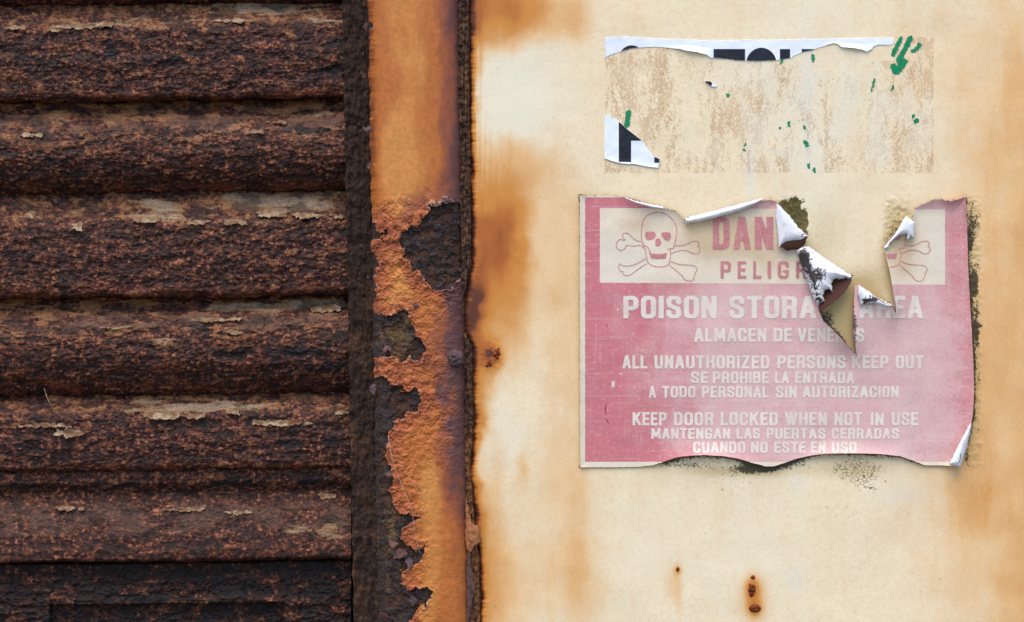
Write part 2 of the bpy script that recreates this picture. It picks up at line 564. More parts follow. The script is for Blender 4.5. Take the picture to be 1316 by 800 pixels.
def mat_sign():
    m = Mat("faded_print", lin(233, 216, 192), 0.7, 0.25)
    n_a = m.noise(30, 6, 0.6)
    n_b = m.noise(420, 4, 0.6, (0.4, 1, 1))
    n_c = m.noise(700, 4, 0.65)
    n_l = m.noise(520, 2, 0.5, (0.02, 1, 1))
    # brown water stain of the pale panel
    ws = m.math('ADD', m.attr("wet"), m.math('MULTIPLY', m.math('SUBTRACT', n_a, 0.5), 0.9))
    m.mix(m.ramp(ws, 0.2, 0.85, 0, 0.75), lin(208, 176, 134))
    m.mix(m.math('MULTIPLY', m.ramp(m.attr("bleach"), 0.3, 0.9), 0.5), lin(226, 216, 200))
    cream = m.c
    rgb = m.n("ShaderNodeRGB")
    rgb.outputs[0].default_value = lin(205, 114, 121)
    m.c = rgb.outputs[0]
    fd = m.math('ADD', m.attr("fade"), m.math('MULTIPLY', m.math('SUBTRACT', n_a, 0.5), 1.0))
    n_w = m.noise(28, 5, 0.6, (1, 1, 0.12), off=(3, 6, 2))
    fd = m.math('ADD', fd, m.math('MULTIPLY', m.math('SUBTRACT', n_w, 0.5), 0.8))
    fd = m.math('ADD', fd, m.math('MULTIPLY', m.math('SUBTRACT', n_c, 0.5), 0.35))
    m.mix(m.ramp(fd, 0.1, 0.85), lin(222, 180, 174))
    m.mix(m.ramp(fd, 0.75, 1.2, 0, 0.6), lin(226, 196, 192))
    lv = m.noise(22, 4, 0.6, off=(4, 4, 4))
    m.mix(m.ramp(m.math('ADD', lv, m.math('MULTIPLY', m.attr("fade"), 0.15)), 0.58, 0.78, 0, 0.3), lin(208, 162, 172))
    m.mix(m.ramp(n_b, 0.56, 0.78, 0, 0.55), lin(228, 190, 190))
    m.mix(m.ramp(n_l, 0.6, 0.72, 0, 0.28), lin(230, 196, 196))
    n_v = m.noise(460, 3, 0.6, (1, 1, 0.03))
    m.mix(m.ramp(n_v, 0.55, 0.75, 0, 0.25), lin(228, 186, 190))
    gg = m.noise(300, 6, 0.72)
    m.mix(m.ramp(gg, 0.52, 0.74, 0, 0.45), lin(192, 116, 126))
    m.mix(m.ramp(gg, 0.46, 0.3, 0, 0.5), lin(230, 190, 192))
    m.mix(m.ramp(m.attr("wet"), 0.5, 1.2, 0, 0.35), lin(184, 128, 118))
    pink = m.c
    m.c = cream
    pk = m.math('ADD', m.attr("ink"), m.math('MULTIPLY', m.math('SUBTRACT', n_c, 0.5), 0.25))
    m.mix(m.ramp(pk, 0.4, 0.6, 0, 0.96), pink)
    sc = m.math('ADD', m.attr("scar"), m.math('MULTIPLY', m.math('SUBTRACT', n_c, 0.5), 0.8))
    m.mix(m.ramp(sc, 0.5, 0.75, 0, 0.85), lin(140, 40, 66))
    m.mix(m.ramp(m.attr("chip"), 0.4, 0.6), lin(222, 208, 186))
    mo = m.math('ADD', m.attr("mould"), m.math('MULTIPLY', m.math('SUBTRACT', m.noise(500, 6, 0.7, dist=0.5), 0.5), 1.5))
    m.mix(m.math('MULTIPLY', m.ramp(mo, 0.6, 0.72, 0, 0.85), m.ramp(m.attr("mould"), 0.02, 0.1)), lin(52, 44, 34))
    dt = m.noise(520, 4, 0.6, off=(1, 5, 9))
    m.mix(m.ramp(dt, 0.68, 0.74, 0, 0.5), lin(130, 86, 80))
    m.vary(n_c, 0.3, 0.7, 0.94, 1.05)
    m.bump(n_c, 0.25, 0.0003)
    m.bump(n_a, 0.4, 0.0015)
    return m.done()

def mat_letters():
    m = Mat("cream_letters", lin(233, 222, 206), 0.7, 0.25)
    n_a = m.noise(60, 4, 0.6)
    n_c = m.noise(800, 5, 0.65)
    m.mix(m.ramp(n_a, 0.42, 0.66, 0, 0.7), lin(228, 206, 192))
    m.mix(m.ramp(n_c, 0.5, 0.68, 0, 0.7), lin(220, 180, 174))
    n_e = m.noise(260, 5, 0.7)
    m.mix(m.ramp(n_e, 0.58, 0.7, 0, 0.6), lin(214, 164, 164))
    m.vary(n_c, 0.3, 0.7, 0.95, 1.04)
    return m.done()

def mat_red_print():
    m = Mat("red_print", lin(206, 132, 134), 0.7, 0.25)
    n_a = m.noise(70, 4, 0.6)
    n_c = m.noise(700, 5, 0.65)
    m.mix(m.ramp(n_a, 0.4, 0.68, 0, 0.7), lin(182, 118, 116))
    m.mix(m.ramp(n_c, 0.5, 0.7, 0, 0.7), lin(218, 176, 160))
    n_e = m.noise(260, 5, 0.7)
    m.mix(m.ramp(n_e, 0.56, 0.7, 0, 0.6), lin(216, 180, 158))
    return m.done()

def mat_paper(name, col, speck=True):
    m = Mat(name, col, 0.55, 0.3)
    n_a = m.noise(90, 4, 0.6)
    m.mix(m.ramp(n_a, 0.4, 0.75, 0, 0.4), lin(222, 222, 226))
    if speck:
        m.mix(m.ramp(m.noise(130, 5, 0.65, off=(4, 2, 8)), 0.52, 0.72, 0, 0.55), lin(196, 180, 158))
        m.mix(m.ramp(m.noise(900, 3, 0.6), 0.66, 0.7, 0, 0.8), lin(92, 78, 66))
        n_b = m.noise(420, 6, 0.72, dist=0.5)
        mo = m.math('ADD', m.attr("mould"), m.math('MULTIPLY', m.math('SUBTRACT', n_b, 0.5), 1.7))
        m.mix(m.math('MULTIPLY', m.ramp(mo, 0.56, 0.61, 0, 0.97), m.ramp(m.attr("mould"), 0.02, 0.1)), lin(44, 34, 30))
        m.mix(m.ramp(m.attr("edge"), 0.5, 1.0, 0, 0.6), lin(196, 176, 150))
    m.bump(m.noise(500, 3), 0.15, 0.0003)
    m.bump(m.noise(90, 3, 0.5, dist=0.6), 0.14, 0.001)
    return m.done()

def mat_plain(name, col, col2, scale=200, rough=0.8, bump=0.4, bd=0.0006):
    m = Mat(name, col, rough, 0.25)
    n_a = m.noise(scale, 6, 0.62)
    m.mix(m.ramp(n_a, 0.4, 0.66), col2)
    m.bump(n_a, bump, bd)
    return m.done()

MW = mat_wall()
MR = mat_rust_crust()
MP = mat_post()
MF = mat_fibre("brown_scale", 0.86)
MSEAM = mat_fibre("seam_rust", 1.35)
MS = mat_sign()
ML = mat_letters()
MRED = mat_red_print()
MBACK = mat_paper("white_sign_back", lin(232, 230, 232))
MSTICK = mat_paper("white_label", lin(238, 242, 250), False)
MBLACK = mat_plain("black_ink", lin(28, 32, 42), lin(40, 44, 54), 300, 0.5, 0.1)
MINNER = mat_plain("shaded_print", lin(72, 32, 28), lin(62, 36, 20), 120, 0.7)  # pink print, darkened in colour to look shaded inside the curls
MGREEN = mat_plain("green_paint", lin(22, 140, 92), lin(18, 122, 80), 260, 0.45, 0.3)
MFLAKE = mat_plain("loose_paint", lin(112, 80, 56), lin(162, 140, 112), 120, 0.85)
MFLAKEP = mat_plain("purple_flake", lin(104, 74, 68), lin(70, 48, 44), 240, 0.8)
MLUMP = mat_plain("rust_lump", lin(96, 74, 76), lin(62, 50, 52), 260, 0.8, 0.8, 0.001)
MBLIST = mat_plain("rust_blister", lin(134, 62, 28), lin(70, 36, 22), 420, 0.85, 0.9, 0.001)
MTHREAD = mat_plain("pale_thread", lin(206, 170, 140), lin(170, 132, 104), 300, 0.6, 0.0)
MTAN = mat_plain("tan_lip", lin(172, 112, 70), lin(134, 80, 52), 200, 0.75)
MGROUND = mat_plain("concrete", lin(84, 82, 78), lin(66, 64, 60), 6, 0.9, 0.5, 0.004)

# ------------------------------------------------------------------ ground (structure)
def ground():
    n = 41
    a = np.sign(np.linspace(-1, 1, n)) * np.abs(np.linspace(-1, 1, n)) ** 3 * 150
    gx, gy = np.meshgrid(a, a[::-1])
    o = grid("ground", gx, gy, 0 * gx, MGROUND)
    bm = bmesh.new()
    bm.from_mesh(o.data)
    bm.normal_update()
    if bm.faces[0].normal.z < 0 if hasattr(bm.faces, "ensure_lookup_table") and (bm.faces.ensure_lookup_table() or True) else False:
        bmesh.ops.reverse_faces(bm, faces=bm.faces[:])
    bm.to_mesh(o.data)
    bm.free()
    o["kind"] = "structure"
    o["label"] = "grey concrete ground in front of the wall"
    o["category"] = "ground"
ground()

PYB = 400 + ZC / PX       # the pixel row of the ground
PYT = -1150

def spaced(lo, hi, a, b, fine, coarse):
    """fine spacing between a and b, coarse outside"""
    parts = []
    if lo < a:
        parts.append(np.linspace(lo, a, max(2, int((a - lo) / coarse)), endpoint=False))
    parts.append(np.arange(a, b, fine))
    if hi > b:
        parts.append(np.linspace(b, hi, max(2, int((hi - b) / coarse) + 1)))
    return np.concatenate(parts)

# edges of the upright parts (they lean slightly)
xJ = lambda py: 440 + 14.5 * py / 800
xL = lambda py: 473 + 13 * py / 800
xR = lambda py: 593 + 14 * py / 800
_WY = [-1200, 0, 200, 340, 380, 425, 448, 560, 600, 690, 715, 800, 2600]
_WX = [603, 603, 605, 606, 597, 597, 607, 609, 605, 611, 616, 617, 617]
xW = lambda py: np.interp(py, _WY, _WX)

# ------------------------------------------------------------------ the sign's outline
SIGN = [(745, 251), (760, 251.5), (790, 252), (800, 253), (822, 259), (840, 264), (853, 267.5), (866, 271), (872, 275), (880, 284),
        (900, 281), (925, 274), (950, 266), (975, 259), (990, 257), (998, 260), (1000, 280), (1008, 300), (1030, 312), (1040, 322), (1048, 340),
        (1054, 362), (1056, 385), (1052, 398), (1058, 412), (1068, 421), (1080, 433), (1092, 447), (1101, 456.5),
        (1097.5, 440), (1096, 420), (1096.5, 400), (1098, 380), (1098.5, 367), (1106, 367), (1120, 378), (1135, 388), (1147, 394),
        (1151, 402), (1151, 395), (1148, 375), (1144, 350), (1139, 330), (1136.5, 318), (1142, 306), (1156, 294), (1172, 284), (1176, 268), (1184, 264), (1195, 260),
        (1205, 257), (1220, 259), (1234, 256), (1241, 252.5), (1241, 262), (1243, 290), (1244, 340), (1246, 380), (1249, 430), (1251, 470), (1252, 505),
        (1250, 535), (1246, 556), (1236, 580), (1226, 599), (1200, 598.5), (1188, 598), (1172, 592), (1158, 587), (1135, 584), (1110, 583), (1085, 583), (1060, 583.5),
        (1040, 586), (1020, 591), (1008, 595.5), (995, 599.5), (985, 600), (970, 596), (950, 590), (930, 586.5), (905, 585), (885, 586), (870, 588),
        (855, 593), (840, 598), (820, 600.5), (780, 601), (746, 601)]

def sign_y(px, py, sd=None):
    if sd is None:
        sd = np.maximum(poly_sd(px, py, SIGN), 0)
    h = 0.0012 + 0.0006 * fbm(px / 90, py / 70, 3, 5)
    h = h + 0.0045 * np.exp(-sd / 13) * blob(px, py, 908, 590, 55, 30)
    h = h + 0.0040 * np.exp(-sd / 14) * blob(px, py, 1100, 588, 85, 30)
    h = h + 0.0016 * blob(px, py, 985, 590, 30, 40)
    h = h + 0.0040 * np.exp(-sd / 12) * blob(px, py, 1030, 340, 45, 75, 4)
    h = h + 0.0075 * np.exp(-sd / 22) * blob(px, py, 1075, 430, 45, 34)
    h = h + 0.0055 * np.exp(-sd / 18) * blob(px, py, 1128, 400, 32, 40)
    h = h + 0.0050 * np.exp(-sd / 14) * blob(px, py, 1148, 335, 28, 60, 4)
    h = h + 0.0028 * np.exp(-sd / 10) * sstep(1200, 1235, px)
    h = h + 0.0012 * np.exp(-sd / 6) * sstep(760, 745, px)
    h = h + 0.0030 * np.exp(-sd / 9) * sstep(300, 255, py) * sstep(780, 840, px)
    return -h

# ------------------------------------------------------------------ painted steel wall
def relief(px, py):
    return -0.0005 * fbm(px / 120, py / 120, 3, 61)

def wall():
    root = thing("painted_wall", "cream painted steel wall with orange rust stains carrying the torn signs", "wall", loc=(0.35, 0, 0))
    gu = spaced(600, 2300, 600, 1340, 1.15, 20)
    gv = spaced(PYT, PYB, -20, 820, 1.15, 30)
    u, py = np.meshgrid(gu, gv)
    # the left edge follows the seam, ragged
    e = xW(py) + 2.6 * fbm(py / 26, 0 * py, 5, 3) + 0.8 * fbm(py / 4, 0 * py + 7, 2, 4)
    px = np.where(u < 680, e + (u - 600) * (680 - e) / 80, u)
    din = px - e
    sx = px + 8 * fbm(px / 40, py / 40, 3, 11)
    sy = py + 8 * fbm(px / 40, py / 40, 3, 12)
    st = np.zeros_like(px)
    def add(cx, cy, rx, ry, k, p=2):
        nonlocal st
        st = st + k * blob(sx, sy, cx, cy, rx, ry, p)
    add(630, 5, 50, 48, 0.82, 2.4); add(672, 12, 36, 36, 0.3); add(720, 20, 45, 34, 0.33, 3); add(600, 60, 14, 120, 0.4)
    add(650, 215, 60, 45, 0.30); add(690, 225, 40, 60, 0.12)
    add(634, 300, 42, 62, 0.62, 2.4); add(655, 290, 30, 40, 0.2); add(640, 385, 42, 80, 0.50); add(660, 340, 45, 90, 0.22); add(612, 380, 14, 90, 0.42); add(602, 404, 20, 36, 0.55)
    add(632, 460, 16, 18, 0.55); add(622, 500, 12, 60, 0.25)
    add(622, 545, 8, 14, 0.4); add(612, 600, 7, 160, 0.42); add(632, 690, 26, 80, 0.27); add(640, 780, 50, 60, 0.28); add(614, 760, 9, 110, 0.4)
    add(640, 575, 14, 40, 0.2); add(668, 600, 9, 30, 0.25)
    add(735, 400, 34, 170, 0.22, 4); add(742, 660, 16, 90, 0.17); add(750, 760, 38, 80, 0.17); add(700, 640, 50, 110, 0.12)
    add(700, 720, 80, 130, 0.10)
    add(1320, 120, 90, 200, 0.26); add(1335, 420, 130, 280, 0.33, 2); add(1335, 740, 140, 240, 0.27); add(1262, 480, 22, 150, 0.14); add(1330, 760, 30, 60, 0.2)
    add(800, 30, 60, 30, 0.10); add(860, 620, 120, 24, 0.06); add(1240, 640, 40, 50, 0.2); add(1190, 60, 60, 60, 0.08)
    st = st + 0.04 * sstep(-0.2, 0.5, fbm(px / 26, py / 160, 4, 21)) + 0.05 * blob(px, py, 900, 400, 420, 600) + 0.06 * fbm(px / 60, py / 70, 4, 22)
    st = st + 0.75 * np.exp(-(np.maximum(din, 0) / 4.5) ** 2) * (0.8 + 0.5 * fbm(px / 6, py / 30, 3, 24)) + 0.36 * np.exp(-np.maximum(din, 0) / 11)
    # vertical drag lines beside the seam
    st = st + 0.34 * np.exp(-din / 16) * sstep(0.15, 0.5, fbm(px / 4.0, py / 120, 3, 23)) * blob(px, py, 610, 150, 60, 130, 4)
    pale = 0.9 * blob(sx, sy, 655, 120, 40, 55, 3) + 0.6 * blob(sx, sy, 640, 560, 30, 70) + 0.5 * blob(sx, sy, 700, 150, 50, 90)
    pale = pale + 0.45 * blob(px, py, 1040, 150, 60, 260) + 0.4 * blob(px, py, 960, 700, 70, 140) + 0.5 * blob(px, py, 1180, 640, 60, 60) + 0.35 * blob(px, py, 820, 700, 60, 90)
    st = st - 0.32 * blob(sx, sy, 655, 125, 45, 50, 3) - 0.15 * blob(sx, sy, 650, 570, 36, 60)
    blue = 0.8 * blob(px, py, 965, 225, 5, 40) + 0.7 * blob(px, py, 1037, 130, 7, 80) + 0.6 * blob(px, py, 1165, 640, 30, 12) + 0.5 * blob(px, py, 1022, 745, 10, 18) + 0.5 * blob(px, py, 1026, 620, 8, 14)
    # spots
    st = st + 0.45 * blob(px, py, 871, 733, 4.5, 6) + 0.28 * blob(px, py, 866, 750, 13, 26) + 0.12 * blob(px, py, 873, 775, 5, 40)
    st = st + 0.75 * blob(px, py, 967, 757, 9, 14) + 0.65 * blob(px, py, 970, 782, 9, 9) + 0.36 * blob(px, py, 967, 768, 20, 30) + 0.14 * blob(px, py, 968, 810, 9, 40)
    st = st + 0.4 * blob(px, py, 633, 460, 13, 20)
    # glue residue of the old label
    ins = sstep(776, 777.5, px) * sstep(1200.5, 1199, px) * sstep(76, 79, py) * sstep(223.5, 222, py)
    ins = np.maximum(ins, sstep(1148, 1150, px) * sstep(1200.5, 1199, px) * sstep(47, 49, py) * sstep(90, 80, py))
    ins = np.maximum(ins, sstep(776, 777.5, px) * sstep(900, 890, px) * sstep(58, 62, py) * sstep(100, 90, py))
    d = 0.27 + 0.36 * fbm(px / 24, py / 60, 4, 33) + 0.30 * fbm(px / 7, py / 18, 3, 34)
    d = d + 0.24 * blob(px, py, 815, 125, 70, 90) + 0.14 * blob(px, py, 955, 130, 60, 100) + 0.24 * blob(px, py, 1178, 110, 34, 70) + 0.34 * blob(px, py, 1180, 206, 34, 24) + 0.2 * blob(px, py, 1135, 160, 24, 40)
    d = d + 0.42 * blob(px, py, 918, 180, 3.5, 60) + 0.42 * blob(px, py, 1062, 165, 1.8, 46)
    d = d - 0.4 * blob(px, py, 893, 150, 20, 70) - 0.22 * blob(px, py, 1085, 130, 34, 90)
    d = d + 0.28 * np.exp(-(1200 - np.minimum(px, 1200)) / 5) + 0.22 * np.exp(-(223 - np.minimum(py, 223)) / 4) * sstep(-0.2, 0.3, fbm(px / 40, 0 * px, 3, 35))
    d = np.clip(d, 0.10, 0.62)
    glue = np.clip(d, 0, 1) * ins
    film = ins * sstep(-0.3, 0.4, fbm(px / 30, py / 60, 3, 31)) * blob(px, py, 1060, 150, 160, 90, 4)
    # around the sign
    sd = poly_sd(px, py, SIGN)
    do = np.maximum(-sd, 0)
    warp = fbm(px / 9, py / 9, 4, 41)
    olive = 1.0 * blob(px, py, 1016, 272, 19, 20, 4) + 0.8 * blob(px, py, 1030, 292, 9, 20, 4) + 0.3 * blob(px, py, 1010, 300, 20, 14)
    olive = olive * (0.9 + 0.5 * warp)
    right = sstep(1236, 1243, px) * sstep(1264, 1256, px + 4 * warp) * sstep(246, 262, py) * sstep(606, 598, py)
    mould = right * (0.50 + 0.40 * fbm(px / 14, py / 40, 3, 42)) + 0.25 * right * blob(px, py, 1250, 400, 9, 120)
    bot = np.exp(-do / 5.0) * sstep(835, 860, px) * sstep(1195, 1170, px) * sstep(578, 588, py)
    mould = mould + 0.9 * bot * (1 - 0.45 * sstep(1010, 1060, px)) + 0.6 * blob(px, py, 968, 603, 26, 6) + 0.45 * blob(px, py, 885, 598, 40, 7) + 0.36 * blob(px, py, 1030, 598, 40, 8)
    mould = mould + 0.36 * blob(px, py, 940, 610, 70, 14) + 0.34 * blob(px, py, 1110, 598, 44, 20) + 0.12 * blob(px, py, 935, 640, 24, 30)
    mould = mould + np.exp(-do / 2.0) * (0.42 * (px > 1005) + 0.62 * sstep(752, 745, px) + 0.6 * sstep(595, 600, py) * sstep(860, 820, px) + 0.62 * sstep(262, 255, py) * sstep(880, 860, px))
    crumbR = blob(px, py, 1152, 288, 18, 34, 4)
    mould = mould + 0.46 * crumbR + 0.34 * blob(px, py, 1195, 257, 40, 7) + 0.24 * blob(px, py, 1138, 352, 10, 26) + 0.35 * blob(px, py, 1143, 390, 8, 18)
    mould = mould + 0.72 * blob(px, py, 1063, 408, 16, 16) + 0.58 * blob(px, py, 1078, 434, 18, 12) + 0.3 * blob(px, py, 1040, 300, 8, 16)
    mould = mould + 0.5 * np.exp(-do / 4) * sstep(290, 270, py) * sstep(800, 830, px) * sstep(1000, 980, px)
    grime = np.exp(-do / 7) * 0.55 + 0.3 * right + 0.6 * crumbR + 0.9 * blob(px, py, 1082, 415, 30, 46, 4) + 0.55 * blob(px, py, 1120, 365, 34, 30) + 0.4 * blob(px, py, 1060, 300, 40, 60)
    grime = grime + 0.5 * blob(px, py, 1100, 605, 60, 16) + 0.55 * blob(px, py, 940, 606, 80, 10)
    crack = 0.75 * blob(px, py, 1108, 612, 30, 24) + 0.35 * blob(px, py, 945, 625, 40, 26) + 0.4 * blob(px, py, 1080, 600, 40, 14)
    fleck = np.zeros_like(px)
    for fx, fy, r in ((907, 686, 2), (1062, 652, 2.4), (1088, 651, 1.8), (1091, 664, 2), (1073, 665, 1.8), (1209, 744, 2.2), (1099, 721, 1.4), (637, 779, 1.8), (711, 151, 1.8), (790, 183, 1.4), (1114, 651, 1.4), (676, 566, 1.5), (1060, 632, 1.3)):
        fleck = fleck + 0.6 * blob(px, py, fx, fy, r * 0.8, r)
    for ln in (((908, 666), (916, 662), (923, 655)), ((1090, 675), (1135, 680)), ((1091, 796), (1104, 780), (1118, 765)), ((1028, 696), (1040, 682), (1048, 672)), ((1016, 727), (1028, 738), (1032, 752)), ((1085, 618), (1092, 605))):
        fleck = fleck + 0.42 * np.exp(-(line_d(px, py, ln) / 0.8) ** 2)
    # relief: rounded edge into the seam, crumbly paint ridge round the sign, blistered spots
    y = 0.006 * np.exp(-np.maximum(din, 0) / 2.6)
    y = y + relief(px, py)
    crumb = np.clip(0.6 * right + crumbR + 0.18 * np.exp(-do / 3) * (sd < 0), 0, 1)
    f1, f2, cid = worley(px / 6, py / 6, 62)
    y = y - crumb * (0.0006 * cid + 0.0006 * fbm(px / 7, py / 7, 4, 63)) * (sd < 1)
    y = y - 0.0008 * blob(px, py, 633, 460, 12, 16) * (1 + fbm(px / 5, py / 5, 3, 64))
    y = y + 0.0012 * np.clip(olive - 0.3, 0, 1)
    y = y + 0.003 * sstep(2, 14, sd)          # hollow behind the sign
    X, Y, Z = P3(px, py, y)
    X = np.where(u > 1500, (px - 658) * PX, X)
    at = dict(stain=np.clip(st, 0, 1.4), pale=np.clip(pale, 0, 1), blue=blue, glue=glue, film=film, olive=olive, mould=np.clip(mould, 0, 1), grime=np.clip(grime, 0, 1), crack=crack, fleck=fleck)
    grid("wall_sheet", X, Y, Z, MW, root, at)
    # body of the wall behind the sheet
    x0, x1 = (620 - 658) * PX, (2300 - 658) * PX
    zt = ZC - (PYT - 400) * PX
    V = [(x0, 0.02, 0), (x1, 0.02, 0), (x1, 0.09, 0), (x0, 0.09, 0), (x0, 0.02, zt), (x1, 0.02, zt), (x1, 0.09, zt), (x0, 0.09, zt)]
    F = [(0, 1, 5, 4), (1, 2, 6, 5), (2, 3, 7, 6), (3, 0, 4, 7), (4, 5, 6, 7), (0, 3, 2, 1)]
    build("wall_core", V, F, MTAN, root, smooth=False)
    # rust blisters
    def blister(cx, cy, rx, ry, h, seed, label=None):
        n, q = 40, 14
        V, F = [], []
        th = np.linspace(0, 2 * np.pi, n, endpoint=False)
        for i in range(q + 1):
            r = i / q
            rr = r * (1 + 0.28 * fbm(np.cos(th) * 1.5 + seed, np.sin(th) * 1.5, 3, seed))
            bx, by = cx + rx * rr * np.cos(th), cy + ry * rr * np.sin(th)
            hh = h * (1 - r ** 3) * (0.7 + 0.7 * fbm(bx / 3.5, by / 3.5, 3, seed + 1)) - 0.0005 * (r > 0.99)
            a, b, c = P3(bx, by, -hh)
            V += list(zip(a, b, c))
        for i in range(q):
            for k in range(n):
                F.append((i * n + k, (i + 1) * n + k, (i + 1) * n + (k + 1) % n, i * n + (k + 1) % n))
        build("rust_blister", V, F, MBLIST, root, label=label)
    blister(967.5, 742.5, 3.2, 3, 0.0012, 1)
    blister(966, 758, 5.5, 9, 0.0018, 2)
    blister(970, 782, 7.5, 6, 0.0018, 3)
    blister(871, 732, 2.4, 3.2, 0.001, 4)
    blister(638, 455, 6, 8, 0.0022, 5, "dark purple rust blister beside the seam")
    blister(628, 468, 6, 5, 0.002, 6, "dark purple rust blister beside the seam")
    # green paint smears
    marks = [([(1157.5, 50.5), (1153, 59), (1148, 70)], 6), ([(1169.7, 49.6), (1163.5, 62.7), (1155, 78)], 7),
             ([(1148.7, 85.5), (1152, 92), (1162, 80)], 9), ([(1182, 57.5), (1177.5, 63.6), (1173, 66)], 5), ([(1044.8, 72), (1045, 78.5)], 4),
             ([(1005, 77.6), (1004.5, 81)], 3.5), ([(1124, 103), (1120, 117)], 2.6), ([(1148.7, 111), (1146, 115)], 3), ([(807.5, 145), (806, 161)], 6.5),
             ([(935.5, 122), (936, 123)], 4.2), ([(1013.6, 158), (1014, 162)], 3.8), ([(1035, 183), (1037, 187)], 5), ([(1039, 212), (1039, 215)], 4), ([(1046, 218), (1047, 220)], 3.4),
             ([(1177, 156), (1178, 155)], 6), ([(1173, 150), (1174, 149)], 4), ([(1002, 164), (1002.5, 165)], 2.6), ([(1034, 163), (1033.5, 165)], 2.6), ([(958, 184), (958, 187)], 2.2), ([(956, 192), (957, 193)], 2.4)]
    for i, (ln, w) in enumerate(marks):
        a = np.array(ln)
        x0, y0 = a.min(0) - w
        x1, y1 = a.max(0) + w
        box = [(x0, y0), (x1, y0), (x1, y1), (x0, y1)]
        sheet("paint_smear", box, MGREEN, root, lambda x, y, s: relief(x, y) - 0.00022, 0.45, thick=0,
              clip=lambda x, y, ln=ln, w=w, i=i: w / 2 - line_d(x, y, ln) + 1.5 * fbm(x / 2.2, y / 3.2, 3, 70 + i), label="green paint smear")
    return root
WALL = wall()

# ------------------------------------------------------------------ rusted post with jamb
BARE = [
    [(517, 300), (528, 290), (534, 292), (540, 280), (548, 276), (552, 268), (565, 262), (577, 258), (586, 262), (594, 270), (598, 300), (598, 340), (590, 360), (576, 372), (556, 371), (541, 358), (531, 345), (521, 333), (516, 316)],
    [(472, 288), (481, 286), (484, 296), (492, 301), (497, 291), (498, 302), (490, 311), (478, 309), (472, 309)],
    [(470, 404), (490, 402), (497, 409), (510, 405), (518, 398), (526, 408), (530, 422), (540, 437), (546, 447), (543, 459), (537, 462), (526, 459), (517, 466), (506, 457), (492, 460), (484, 462), (470, 452)],
    [(466, 486), (493, 484), (502, 491), (507, 498), (513, 497), (521, 503), (533, 499), (541, 512), (536, 526), (524, 533), (511, 540), (503, 550), (498, 566), (497, 584), (501, 600), (504, 622), (500, 634), (504, 650), (514, 662), (524, 660), (531, 666), (540, 664), (529, 674), (514, 681), (513, 693), (527, 700), (534, 712), (540, 705), (546, 700), (543, 714), (530, 728), (516, 736), (516, 748), (524, 760), (536, 757), (552, 757), (553, 768), (545, 781), (534, 786), (528, 800), (529, 840), (520, 900), (530, 1000), (466, 1000)],
    [(472, 20), (476, 22), (476, 60), (472, 62)], [(470, 330), (480, 326), (485, 340), (480, 356), (484, 372), (478, 392), (470, 396)],
]

